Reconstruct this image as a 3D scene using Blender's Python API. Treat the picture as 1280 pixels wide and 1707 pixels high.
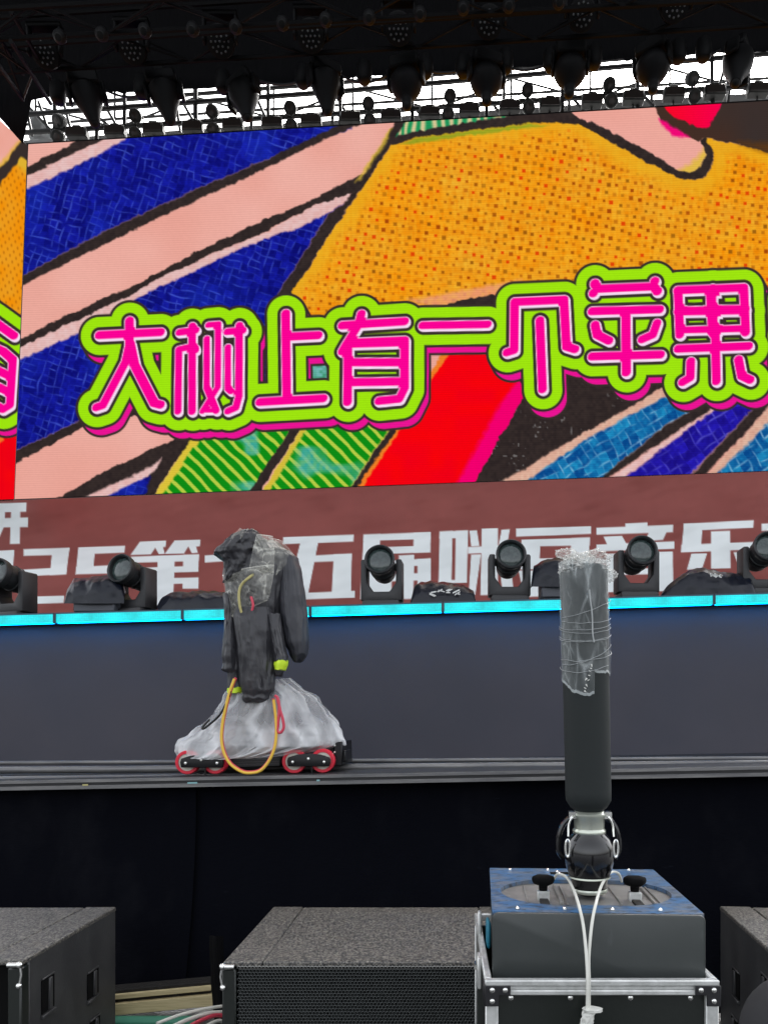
import bpy, bmesh, math, random
import numpy as np
from mathutils import Vector, Matrix, noise as mn
random.seed(7)
for o in list(bpy.data.objects): bpy.data.objects.remove(o)
SC = bpy.context.scene
COL = SC.collection
# ---------------------------------------------------------------- camera, sky, sun, exposure
F, X0, HY, ZC = 1233.0, 740.0, 1200.0, 1.65        # focal length in photo pixels, vanishing point, eye height
EXPO = 2.25
cam = bpy.data.cameras.new('camera'); camo = bpy.data.objects.new('camera', cam); COL.objects.link(camo)
camo.location = (0, 0, ZC); camo.rotation_euler = (math.radians(90), 0, 0)
cam.sensor_fit = 'VERTICAL'; cam.sensor_height = 36.0; cam.sensor_width = 27.0
cam.lens = F / 1707 * 36
cam.shift_x = (640 - X0) / 1707; cam.shift_y = (HY - 853.5) / 1707
cam.clip_end = 2000; cam.clip_start = .05
SC.camera = camo
w = bpy.data.worlds.new('World'); SC.world = w; w.use_nodes = True
SUN_EL, SUN_AZ = math.radians(48), math.radians(12)
nt = w.node_tree; bg = nt.nodes['Background']
sk = nt.nodes.new('ShaderNodeTexSky'); sk.sky_type = 'NISHITA'; sk.sun_disc = False
sk.sun_elevation = SUN_EL; sk.sun_rotation = SUN_AZ; sk.air_density = 1.0; sk.dust_density = 6.0; sk.ozone_density = 1.0
hs = nt.nodes.new('ShaderNodeHueSaturation'); hs.inputs['Saturation'].default_value = .22
nt.links.new(sk.outputs[0], hs.inputs['Color']); nt.links.new(hs.outputs[0], bg.inputs[0])
bg.inputs[1].default_value = .13
sl = bpy.data.lights.new('sun', 'SUN'); sl.energy = .8; sl.angle = math.radians(25); sl.color = (1, .97, .93)
so = bpy.data.objects.new('sun', sl); COL.objects.link(so)
sd = Vector((math.sin(SUN_AZ) * math.cos(SUN_EL), math.cos(SUN_AZ) * math.cos(SUN_EL), math.sin(SUN_EL)))
so.rotation_euler = sd.to_track_quat('Z', 'Y').to_euler(); so.location = (0, 20, 30)
SC.view_settings.view_transform = 'Standard'; SC.view_settings.look = 'None'
SC.view_settings.exposure = EXPO; SC.view_settings.gamma = 1.0; SC.view_settings.use_curve_mapping = False
EM = 2.0 ** (-EXPO)                                  # display level 1.0
SC.cycles.max_bounces = 8; SC.cycles.transparent_max_bounces = 24
K = .043                                             # the stage stands slightly turned

# ---------------------------------------------------------------- helpers
def at(x, y, Y0, k=0.0):
    u = (x - X0) / F; v = (HY - y) / F
    Y = Y0 / (1 + k * u)
    return Vector((u * Y, Y, ZC + v * Y))
def crop(ox, oy, s): return lambda x, y: (ox + x / s, oy + y / s)
def lin(c):
    c = c / 255.0
    return c / 12.92 if c <= .04045 else ((c + .055) / 1.055) ** 2.4
def rgb(r, g, b): return (lin(r), lin(g), lin(b))
def nz(x, y, z=0.0): return mn.noise(Vector((x, y, z)))
def ridge(x, y, z=0.0): return 1 - abs(nz(x, y, z)) * 2
def crumple(x, y, z):                                 # facet height and closeness to a crease
    d, _ = mn.voronoi(Vector((x, y, z)) + .35 * mn.noise_vector(Vector((x, y, z)) * .8)); return d[0], math.exp(-((d[1] - d[0]) / .08) ** 2) * min(1, max(0, .35 + 1.5 * mn.noise(Vector((x * .9 + 7, y * .9, z * .9)))))
def set_fold(o, vals):
    a = o.data.attributes.new('fold', 'FLOAT', 'POINT'); a.data.foreach_set('value', [min(1.0, max(0.0, v)) for v in vals]); return o

class B:
    def __init__(s): s.v = []; s.f = []
    def add(s, vs, fs, M=None):
        n = len(s.v)
        s.v += [(M @ Vector(p)) if M is not None else Vector(p) for p in vs]
        s.f += [tuple(i + n for i in q) for q in fs]
        return s
    def box(s, c, d, M=None):
        x, y, z = c; a, b, h = d[0] / 2, d[1] / 2, d[2] / 2
        vs = [(x + i * a, y + j * b, z + k * h) for k in (-1, 1) for j in (-1, 1) for i in (-1, 1)]
        return s.add(vs, [(0, 2, 3, 1), (4, 5, 7, 6), (0, 1, 5, 4), (2, 6, 7, 3), (0, 4, 6, 2), (1, 3, 7, 5)], M)
    def tube(s, pts, r, n=8, caps=True, M=None):
        pts = [Vector(p) for p in pts]; m = len(pts); vs = []; fs = []
        rr = r if isinstance(r, (list, tuple)) else [r] * m
        up = None
        for i, p in enumerate(pts):
            t = (pts[min(i + 1, m - 1)] - pts[max(i - 1, 0)]).normalized()
            if up is None:
                up = Vector((0, 0, 1)) if abs(t.z) < .9 else Vector((1, 0, 0))
            a = t.cross(up).normalized(); b = a.cross(t).normalized(); up = b
            for k in range(n):
                q = 2 * math.pi * k / n
                vs.append(p + (a * math.cos(q) + b * math.sin(q)) * rr[i])
        for i in range(m - 1):
            for k in range(n):
                k2 = (k + 1) % n
                fs.append((i * n + k, i * n + k2, (i + 1) * n + k2, (i + 1) * n + k))
        if caps:
            fs.append(tuple(range(n))[::-1]); fs.append(tuple((m - 1) * n + k for k in range(n)))
        return s.add(vs, fs, M)
    def lathe(s, prof, n=24, M=None, cap=True):
        vs = []; fs = []; m = len(prof)
        for r, z in prof:
            for k in range(n):
                q = 2 * math.pi * k / n
                vs.append((r * math.cos(q), r * math.sin(q), z))
        for i in range(m - 1):
            for k in range(n):
                k2 = (k + 1) % n
                fs.append((i * n + k, i * n + k2, (i + 1) * n + k2, (i + 1) * n + k))
        if cap:
            fs.append(tuple(range(n))[::-1]); fs.append(tuple((m - 1) * n + k for k in range(n)))
        return s.add(vs, fs, M)
    def prism(s, poly, y0, y1, M=None):                # poly in x,z ; extruded along y
        n = len(poly)
        vs = [(x, y0, z) for x, z in poly] + [(x, y1, z) for x, z in poly]
        fs = [tuple(range(n)), tuple(range(2 * n - 1, n - 1, -1))]
        fs += [(i, i + n, (i + 1) % n + n, (i + 1) % n) for i in range(n)]
        return s.add(vs, fs, M)
    def slab(s, quad, th):                             # world polygon (facing the camera) given depth th along +y
        n = len(quad)
        vs = [Vector(p) for p in quad] + [Vector(p) + Vector((0, th, 0)) for p in quad]
        fs = [tuple(range(n)), tuple(range(2 * n - 1, n - 1, -1))]
        fs += [(i, i + n, (i + 1) % n + n, (i + 1) % n) for i in range(n)]
        return s.add(vs, fs)
    def grid(s, fn, nu, nv, wrap=False):
        vs = [fn(i / (nu if wrap else nu - 1), j / (nv - 1)) for j in range(nv) for i in range(nu)]
        fs = []
        for j in range(nv - 1):
            for i in range(nu if wrap else nu - 1):
                i2 = (i + 1) % nu
                fs.append((j * nu + i, j * nu + i2, (j + 1) * nu + i2, (j + 1) * nu + i))
        return s.add(vs, fs)
    def ball(s, c, r, n=12, M=None):
        c = Vector(c); m = n // 2
        prof = [(max(r * math.sin(math.pi * i / m), 1e-4), -r * math.cos(math.pi * i / m)) for i in range(m + 1)]
        T = Matrix.Translation(c)
        return s.lathe(prof, n, (M @ T) if M is not None else T)

def rootloc(p):
    while p.parent: p = p.parent
    return p.location
def obj(name, b, m, parent=None, world=True, bevel=0, smooth=40, seg=1):
    me = bpy.data.meshes.new(name)
    off = rootloc(parent).copy() if (parent is not None and world) else Vector((0, 0, 0))
    me.from_pydata([tuple(p - off) for p in b.v], [], b.f)
    if bevel or True:
        bm = bmesh.new(); bm.from_mesh(me)
        bmesh.ops.recalc_face_normals(bm, faces=bm.faces)
        if bevel:
            es = [e for e in bm.edges if len(e.link_faces) == 2 and e.calc_face_angle(0) > .6]
            bmesh.ops.bevel(bm, geom=es, offset=bevel, segments=seg, affect='EDGES', profile=.5, clamp_overlap=True)
        bm.to_mesh(me); bm.free()
    if smooth:
        me.shade_smooth(); me.set_sharp_from_angle(angle=math.radians(smooth))
    me.materials.append(m)
    o = bpy.data.objects.new(name, me); COL.objects.link(o)
    if parent is not None: o.parent = parent
    return o
def tag(o, label, cat, group=None, kind=None):
    if label: o['label'] = label
    if cat: o['category'] = cat
    if group: o['group'] = group
    if kind: o['kind'] = kind
    return o
def thing(name, label, cat, loc=(0, 0, 0), group=None, rotz=0):
    o = bpy.data.objects.new(name, None); COL.objects.link(o); o.empty_display_size = .1
    o.location = loc; o.rotation_euler = (0, 0, rotz)
    return tag(o, label, cat, group)
def structure(name, b, m, **k):
    o = obj(name, b, m, **k); o['kind'] = 'structure'; return o
def dup(root, loc=None, rot=None, label=None):
    def cp(o, par):
        c = o.copy(); COL.objects.link(c)
        if par is not None: c.parent = par
        for ch in o.children: cp(ch, c)
        return c
    r = cp(root, None)
    if loc is not None: r.location = loc
    if rot is not None: r.rotation_euler = rot
    if label: r['label'] = label
    return r
ORD = ['first', 'second', 'third', 'fourth', 'fifth', 'sixth', 'seventh', 'eighth', 'ninth', 'tenth', 'eleventh', 'twelfth',
       'thirteenth', 'fourteenth', 'fifteenth', 'sixteenth', 'seventeenth', 'eighteenth', 'nineteenth', 'twentieth']

# ---------------------------------------------------------------- materials
def mat(name, base, rough=.5, metal=0, bump=None, var=None, alpha=None, spec=.5, emis=None, trans=0, coat=0, sheen=0, streak=None, crump=None):
    m = bpy.data.materials.new(name); m.use_nodes = True
    n = m.node_tree.nodes; L = m.node_tree.links; p = n['Principled BSDF']
    p.inputs['Base Color'].default_value = (*base, 1); p.inputs['Roughness'].default_value = rough
    p.inputs['Metallic'].default_value = metal; p.inputs['Specular IOR Level'].default_value = spec
    if coat: p.inputs['Coat Weight'].default_value = coat; p.inputs['Coat Roughness'].default_value = .08
    if sheen: p.inputs['Sheen Weight'].default_value = sheen; p.inputs['Sheen Roughness'].default_value = .5
    if trans: p.inputs['Transmission Weight'].default_value = trans
    tc = n.new('ShaderNodeTexCoord')
    def nzt(scale, detail=4, sx=None, rg=.5):
        t = n.new('ShaderNodeTexNoise'); t.inputs['Scale'].default_value = scale; t.inputs['Detail'].default_value = detail
        t.inputs['Roughness'].default_value = rg
        if sx:
            mp = n.new('ShaderNodeMapping'); mp.inputs['Scale'].default_value = sx
            L.new(tc.outputs['Object'], mp.inputs[0]); L.new(mp.outputs[0], t.inputs['Vector'])
        else: L.new(tc.outputs['Object'], t.inputs['Vector'])
        return t.outputs[0]
    def ramp(sock, lo, hi, c0, c1):
        r = n.new('ShaderNodeValToRGB'); r.color_ramp.elements[0].position = lo; r.color_ramp.elements[1].position = hi
        r.color_ramp.elements[0].color = (*c0, 1); r.color_ramp.elements[1].color = (*c1, 1)
        L.new(sock, r.inputs[0]); return r.outputs[0]
    col = None
    if var:                                            # (scale, second colour, lo, hi[, stretch])
        col = ramp(nzt(var[0], 6, var[4] if len(var) > 4 else None, .6), var[2], var[3], base, var[1])
        L.new(col, p.inputs['Base Color'])
    if streak:                                         # a second layer of marks
        s = ramp(nzt(streak[0], 5, streak[4] if len(streak) > 4 else None, .65), streak[2], streak[3], (0, 0, 0), (1, 1, 1))
        mx = n.new('ShaderNodeMix'); mx.data_type = 'RGBA'
        L.new(s, mx.inputs[0]); mx.inputs[6].default_value = (*base, 1); mx.inputs[7].default_value = (*streak[1], 1)
        if col is not None: L.new(col, mx.inputs[6])
        L.new(mx.outputs[2], p.inputs['Base Color'])
    if bump:                                           # (scale, strength, distance[, stretch])
        b = n.new('ShaderNodeBump'); b.inputs['Strength'].default_value = bump[1]; b.inputs['Distance'].default_value = bump[2]
        L.new(nzt(bump[0], 5, bump[3] if len(bump) > 3 else None), b.inputs['Height']); L.new(b.outputs[0], p.inputs['Normal'])
    if crump:                                          # crumpled facets (scale, strength, distance)
        vo = n.new('ShaderNodeTexVoronoi'); vo.inputs['Scale'].default_value = crump[0]
        wt = n.new('ShaderNodeTexNoise'); wt.inputs['Scale'].default_value = crump[0] * .6; L.new(tc.outputs['Object'], wt.inputs['Vector'])
        va = n.new('ShaderNodeVectorMath'); va.operation = 'MULTIPLY_ADD'; L.new(wt.outputs[1], va.inputs[0]); va.inputs[1].default_value = (1 / crump[0],) * 3; L.new(tc.outputs['Object'], va.inputs[2])
        if len(crump) > 3:
            mp = n.new('ShaderNodeMapping'); mp.inputs['Scale'].default_value = crump[3]; L.new(va.outputs[0], mp.inputs[0]); L.new(mp.outputs[0], vo.inputs['Vector'])
        else: L.new(va.outputs[0], vo.inputs['Vector'])
        b2 = n.new('ShaderNodeBump'); b2.inputs['Strength'].default_value = crump[1]; b2.inputs['Distance'].default_value = crump[2]
        L.new(vo.outputs['Distance'], b2.inputs['Height'])
        if bump: L.new(b.outputs[0], b2.inputs['Normal'])
        L.new(b2.outputs[0], p.inputs['Normal'])
    if alpha:                                          # (lo alpha, hi alpha, scale, lo, hi[, stretch]) : folds of the film
        if len(alpha) == 2:                            # crease highlights put into opacity along the film's creases (point attribute)
            at_ = n.new('ShaderNodeAttribute'); at_.attribute_name = 'fold'
            mr = n.new('ShaderNodeMapRange'); L.new(at_.outputs['Fac'], mr.inputs[0]); mr.inputs[3].default_value = alpha[0]; mr.inputs[4].default_value = alpha[1]
            L.new(mr.outputs[0], p.inputs['Alpha'])
        else:
            t = nzt(alpha[2], 4, alpha[5] if len(alpha) > 5 else None, .55)
            mr = n.new('ShaderNodeMapRange'); mr.interpolation_type = 'SMOOTHSTEP'; L.new(t, mr.inputs[0])
            mr.inputs[1].default_value = alpha[3]; mr.inputs[2].default_value = alpha[4]
            mr.inputs[3].default_value = alpha[0]; mr.inputs[4].default_value = alpha[1]
            L.new(mr.outputs[0], p.inputs['Alpha'])
    if emis:
        p.inputs['Emission Color'].default_value = (*emis[0], 1); p.inputs['Emission Strength'].default_value = emis[1]
    return m
def vcol_mat(name, emit=None, rough=.6, scan=0, bump=None):
    m = mat(name, (.0, .0, .0), rough, bump=bump); n = m.node_tree.nodes; L = m.node_tree.links; p = n['Principled BSDF']
    a = n.new('ShaderNodeAttribute'); a.attribute_name = 'print'
    if emit is None:
        L.new(a.outputs[0], p.inputs['Base Color']); return m
    src = a.outputs[0]
    if scan:
        tc = n.new('ShaderNodeTexCoord'); wv = n.new('ShaderNodeTexWave'); wv.bands_direction = 'Z'; wv.inputs['Scale'].default_value = scan
        wv.inputs['Distortion'].default_value = .6; wv.inputs['Detail'].default_value = 1
        L.new(tc.outputs['Object'], wv.inputs['Vector'])
        mr = n.new('ShaderNodeMapRange'); L.new(wv.outputs[1], mr.inputs[0]); mr.inputs[3].default_value = .90; mr.inputs[4].default_value = 1.02
        vm = n.new('ShaderNodeVectorMath'); vm.operation = 'SCALE'; L.new(src, vm.inputs[0]); L.new(mr.outputs[0], vm.inputs['Scale']); src = vm.outputs[0]
    L.new(src, p.inputs['Emission Color']); p.inputs['Emission Strength'].default_value = emit
    p.inputs['Specular IOR Level'].default_value = .0
    return m

M = {}
M['ground'] = mat('wet_asphalt', (.035, .036, .038), .35, bump=(60, .5, .01), var=(9, (.06, .06, .06), .35, .7))
M['black'] = mat('black_paint', (.012, .012, .014), .45)
M['roof_fixture'] = mat('roof_fixture_shaded', (.0035, .0035, .004), .6, spec=.14)  # shaded copy of the black fixture: darkness under the roof put into colour
M['gantry_fixture'] = mat('gantry_fixture_hazed', (.07, .07, .065), .6)  # lighter grey puts sky-lit haze into the fixture colour
M['roof_lens'] = mat('roof_lens', (.005, .005, .005), .5, spec=.2)
M['fixture'] = mat('fixture_black', (.022, .022, .024), .5, bump=(120, .15, .002))
M['truss_dark'] = mat('dark_truss', (.003, .003, .0034), .6, spec=.1)
M['lens_dim'] = mat('dim_lens', (.10, .08, .07), .15, coat=.6)
M['lens'] = mat('moving_head_lens', (.02, .032, .032), .16, coat=.35, var=(30, (.06, .085, .08), .4, .75))
M['led_dot'] = mat('led_dot', (.10, .105, .11), .3)
M['drape'] = mat('black_drape', (.0035, .0034, .004), .95, spec=.1, bump=(5, .4, .05, (3, 3, .4)))
M['skirt'] = mat('velvet_skirt', (.0026, .0029, .0048), .95, spec=.03, var=(3, (.0062, .0065, .0088), .5, .8, (1, 1, .5)), bump=(22, .35, .01, (1.2, 1, 6)),
    streak=(14, (.022, .025, .034), .70, .92, (.5, 1, 3)))  # paler patches and streaks put the velvet's sheen into the colour
M['riser'] = mat('grey_riser_cloth', (.060, .060, .074), .8, spec=.2, var=(.8, (.072, .068, .08), .35, .7), bump=(1.6, .15, .05))
M['deck'] = mat('stage_deck', (.02, .02, .022), .6)
M['alu'] = mat('aluminium', (.66, .67, .65), .34, metal=.4, bump=(50, .1, .002, (.3, 1, 8)), var=(30, (.46, .47, .45), .4, .7))
M['rail'] = mat('grey_rail', (.12, .12, .125), .40, metal=.4, var=(2.5, (.22, .215, .21), .38, .66, (1, 1, 14)), streak=(30, (.05, .05, .05), .55, .75, (.5, 1, 20)))
M['steel'] = mat('bright_steel', (.75, .75, .72), .2, metal=1)
M['coupling'] = mat('coupling_alloy', (.55, .58, .50), .33, metal=.8)
M['speckle'] = mat('textured_paint_sky_speckle', (.022, .022, .023), .40, var=(98, (.24, .222, .19), .42, .68, (1, .7, 1)), bump=(130, 1.0, .005), spec=.6,
    streak=(5, (.10, .085, .06), .62, .9))  # textured paint; its grey speckle holds sky reflection as colour
M['cab_side'] = mat('cabinet_side_paint', (.032, .032, .033), .5, bump=(150, .35, .002), var=(6, (.05, .05, .05), .4, .7), streak=(14, (.09, .09, .09), .66, .85, (1, 1, .3)))
M['grille'] = mat('powder_coated_grille', (.034, .038, .037), .42)
M['grille_rim'] = mat('lit_grille_rim', (.20, .20, .19), .4, metal=.5)  # paler top row: highlight on the grille edge put into colour
M['hollow'] = mat('dark_hollow', (.004, .004, .004), .9, spec=.1)  # recess, slot and grille-hole shade put in as near-black; also knobs, feet
M['blue'] = mat('worn_blue_paint', (.030, .125, .28), .38, var=(10, (.14, .16, .19), .44, .60, (1, 2.2, 1)), streak=(26, (.014, .024, .04), .52, .60, (1, 2.6, 1)), bump=(30, .4, .004))
M['tray'] = mat('bare_plate', (.17, .165, .155), .45, metal=.35, var=(12, (.28, .27, .25), .35, .7), streak=(20, (.07, .05, .04), .62, .8))
M['plate'] = mat('dark_grey_plate', (.040, .046, .045), .4, bump=(160, .12, .001), var=(4, (.05, .056, .055), .35, .7), streak=(8, (.085, .095, .095), .66, .86, (2.2, 1, .6)))
M['case'] = mat('case_laminate', (.012, .015, .013), .3, bump=(90, .2, .002), streak=(7, (.06, .065, .06), .66, .85, (3, 1, .5)))
M['bulb'] = mat('glossy_black_nozzle', (.005, .005, .006), .16, coat=.35)
M['foam'] = mat('foam_tube', (.020, .024, .024), .7, spec=.25, bump=(70, .15, .003))
M['film'] = mat('clear_film', (.72, .78, .78), .18, alpha=(.07, .58), spec=.8)
M['film_heavy'] = mat('crumpled_film', (.84, .84, .80), .18, alpha=(.16, .85), spec=.9)
M['sheet'] = mat('milky_plastic_sheet', (.82, .83, .84), .20, alpha=(.18, .70), bump=(5, .3, .03, (1.4, 1, .5)), spec=.8)
M['coat'] = mat('nylon_raincoat', (.026, .026, .031), .42, bump=(9, .25, .02, (1, 1, .3)), var=(4, (.036, .035, .04), .4, .7), crump=(10, .5, .02, (1, 1, .45)))
M['coat2'] = mat('nylon_raincoat_sleeve', (.032, .033, .041), .5, bump=(9, .2, .02, (1, 1, .3)), crump=(9, .35, .02, (1, 1, .4)))
M['hivis'] = mat('reflective_yellow', (.62, .85, .03), .5)
M['clear'] = mat('clear_coat_panel', (.80, .79, .70), .15, alpha=(.10, .70), spec=.9)
M['tyre'] = mat('red_polyurethane', (.66, .015, .04), .35)
M['hub'] = mat('cream_hub', (.62, .60, .52), .4)
M['bogie'] = mat('black_anodised', (.006, .006, .007), .4, spec=.3)
M['yellow_cable'] = mat('yellow_cable', (.80, .50, .06), .4)
M['red_cable'] = mat('red_cable', (.60, .05, .09), .4)
M['black_cable'] = mat('black_cable', (.01, .01, .01), .4)
M['white_cable'] = mat('white_cable', (.66, .66, .60), .45)
M['strand'] = mat('grey_strand', (.34, .36, .36), .35)
M['white_plastic'] = mat('white_tape', (.72, .72, .67), .4, bump=(40, .6, .01))
M['cover'] = mat('navy_cover_cloth', (.004, .006, .013), .36, bump=(9, .25, .02), crump=(7, .5, .04), spec=.35)
M['cover_grey'] = mat('grey_unit', (.06, .065, .08), .5)
M['trim_tape'] = mat('teal_tape', (.22, .42, .44), .5)
M['white_mark'] = mat('white_mark', (.7, .7, .68), .6)
M['cyan'] = mat('cyan_led', (.0, .1, .1), .4, emis=((.0, .70, .76), 1.0 * EM))
m_ = M['cyan']; n_ = m_.node_tree.nodes; l_ = m_.node_tree.links      # rows of small diodes behind the diffuser
c_ = n_.new('ShaderNodeTexCoord'); v_ = n_.new('ShaderNodeTexVoronoi'); v_.inputs['Scale'].default_value = 70; v_.inputs['Randomness'].default_value = .25; l_.new(c_.outputs['Object'], v_.inputs['Vector'])
t_ = n_.new('ShaderNodeTexNoise'); t_.inputs['Scale'].default_value = 7; l_.new(c_.outputs['Object'], t_.inputs['Vector'])
r_ = n_.new('ShaderNodeMapRange'); l_.new(v_.outputs['Distance'], r_.inputs[0]); r_.inputs[1].default_value = .1; r_.inputs[2].default_value = .75; r_.inputs[3].default_value = 1.25 * EM; r_.inputs[4].default_value = .45 * EM
u_ = n_.new('ShaderNodeMath'); u_.operation = 'MULTIPLY_ADD'; l_.new(t_.outputs[0], u_.inputs[0]); u_.inputs[1].default_value = .5 * EM; l_.new(r_.outputs[0], u_.inputs[2])
l_.new(u_.outputs[0], n_['Principled BSDF'].inputs['Emission Strength'])
M['under_glow'] = mat('added_strip_spill', (.0, .05, .1), .4, emis=((.0, .30, .92), 14 * EM))  # added emitter that boosts the blue spill below the strips
M['strip_body'] = mat('strip_housing', (.02, .05, .08), .4)
M['wood'] = mat('plywood_edge', (.60, .50, .28), .6, var=(30, (.42, .33, .17), .42, .7, (.25, 1, 6)), bump=(40, .3, .004, (.3, 1, 5)))
M['mat'] = mat('dark_matting', (.010, .008, .006), .8, bump=(40, .8, .02), streak=(40, (.10, .08, .05), .64, .75))
M['green'] = mat('green_cloth', (.05, .24, .15), .6, bump=(20, .4, .01))
M['teal'] = mat('teal_cloth', (.01, .16, .24), .6, bump=(30, .6, .01))
M['pale_cable'] = mat('pale_yellow_cable', (.45, .40, .16), .5)
M['tarp'] = mat('grey_tarp', (.62, .63, .63), .8, bump=(4, .4, .05))
M['scaf'] = mat('scaffold_tube', (.10, .10, .10), .5, metal=.4)
M['post'] = mat('grey_rubber_cap', (.036, .036, .038), .8, spec=.1)
# ---------------------------------------------------------------- flat art: the picture shown on the LED wall and the banner print
def vnoise(P, sc, seed=0):
    rs = np.random.RandomState(seed); T = rs.rand(64, 64)
    q = P / sc; i = np.floor(q).astype(int); f = q - i; f = f * f * (3 - 2 * f)
    g = lambda a, b: T[(i[:, 0] + a) % 64, (i[:, 1] + b) % 64]
    return (g(0, 0) * (1 - f[:, 0]) + g(1, 0) * f[:, 0]) * (1 - f[:, 1]) + (g(0, 1) * (1 - f[:, 0]) + g(1, 1) * f[:, 0]) * f[:, 1]
def sdpoly(P, poly):
    V = np.array(poly, float); n = len(V); d = np.full(len(P), 1e9); ins = np.zeros(len(P), bool)
    for i in range(n):
        a = V[i]; b = V[(i + 1) % n]; e = b - a
        w_ = P - a; t = np.clip((w_ @ e) / max(e @ e, 1e-9), 0, 1)
        r = w_ - t[:, None] * e; d = np.minimum(d, (r * r).sum(1))
        c1 = (a[1] <= P[:, 1]) != (b[1] <= P[:, 1])
        xi = a[0] + (P[:, 1] - a[1]) * e[0] / (e[1] if abs(e[1]) > 1e-9 else 1e-9)
        ins ^= c1 & (P[:, 0] < xi)
    d = np.sqrt(d); return np.where(ins, -d, d)
def paint(C, P, poly, col, soft=1.5, alpha=1.0):
    V = np.array(poly, float); m = 6
    s = np.where((P[:, 0] > V[:, 0].min() - m) & (P[:, 0] < V[:, 0].max() + m) & (P[:, 1] > V[:, 1].min() - m) & (P[:, 1] < V[:, 1].max() + m))[0]
    if not len(s): return s, np.zeros(0)
    a = np.clip(.5 - sdpoly(P[s], poly) / soft, 0, 1) * alpha
    c = col[s] if isinstance(col, np.ndarray) and col.ndim == 2 else np.array(col, float)
    C[s] = C[s] * (1 - a[:, None]) + c * a[:, None]
    return s, a
def sdstrokes(P, strokes):
    d = np.full(len(P), 1e9)
    for r, pts in strokes:
        for i in range(max(len(pts) - 1, 1)):
            a = np.array(pts[i], float); b = np.array(pts[min(i + 1, len(pts) - 1)], float); e = b - a
            w_ = P - a; t = np.clip((w_ @ e) / max(e @ e, 1e-9), 0, 1); q = w_ - t[:, None] * e
            d = np.minimum(d, np.sqrt((q * q).sum(1)) - r)
    return d
INK = (56, 46, 44)
def lay(C, d, lo, hi, col, soft=1.3):
    a = np.clip(.5 - (d - hi) / soft, 0, 1) * np.clip(.5 + (d - lo) / soft, 0, 1)
    C[:] = C * (1 - a[:, None]) + np.array(col, float) * a[:, None]
def bubble_text(C, P, strokes, holes=(), off=(7, 13)):
    xs = [p[0] for _, t in strokes for p in t]; ys = [p[1] for _, t in strokes for p in t]
    s = np.where((P[:, 0] > min(xs) - 60) & (P[:, 0] < max(xs) + 60) & (P[:, 1] > min(ys) - 60) & (P[:, 1] < max(ys) + 60))[0]
    Q = P[s]; c = C[s].copy()
    d = sdstrokes(Q, strokes) - 1.3
    for h in holes:                                    # little openings in the box strokes
        hd = sdpoly(Q, h) - 2; d = np.maximum(d, -hd)
    G, O = 22.4, 26.8
    ds = np.full(len(Q), 1e9)
    for k in (.35, .7, 1.0): ds = np.minimum(ds, sdstrokes(Q - np.array(off) * k, strokes) - 1.3)
    lay(c, ds, -1e9, O, INK); lay(c, ds, -1e9, O - 4, (238, 20, 150))
    lay(c, d, -1e9, O, INK); lay(c, d, -1e9, G, (160, 232, 16))
    lay(c, d, -1e9, 5.6, INK); lay(c, d, -1e9, .4, (250, 225, 248))
    dp = sdstrokes(Q + np.array((2.4, 3.4)), strokes) - 1.3
    for h in holes:
        hd = sdpoly(Q + np.array((2.4, 3.4)), h) - 2; dp = np.maximum(dp, -hd)
    lay(c, np.maximum(d + .8, dp + .6), -1e9, 0, (255, 2, 152), 1.6)
    C[s] = c

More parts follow.
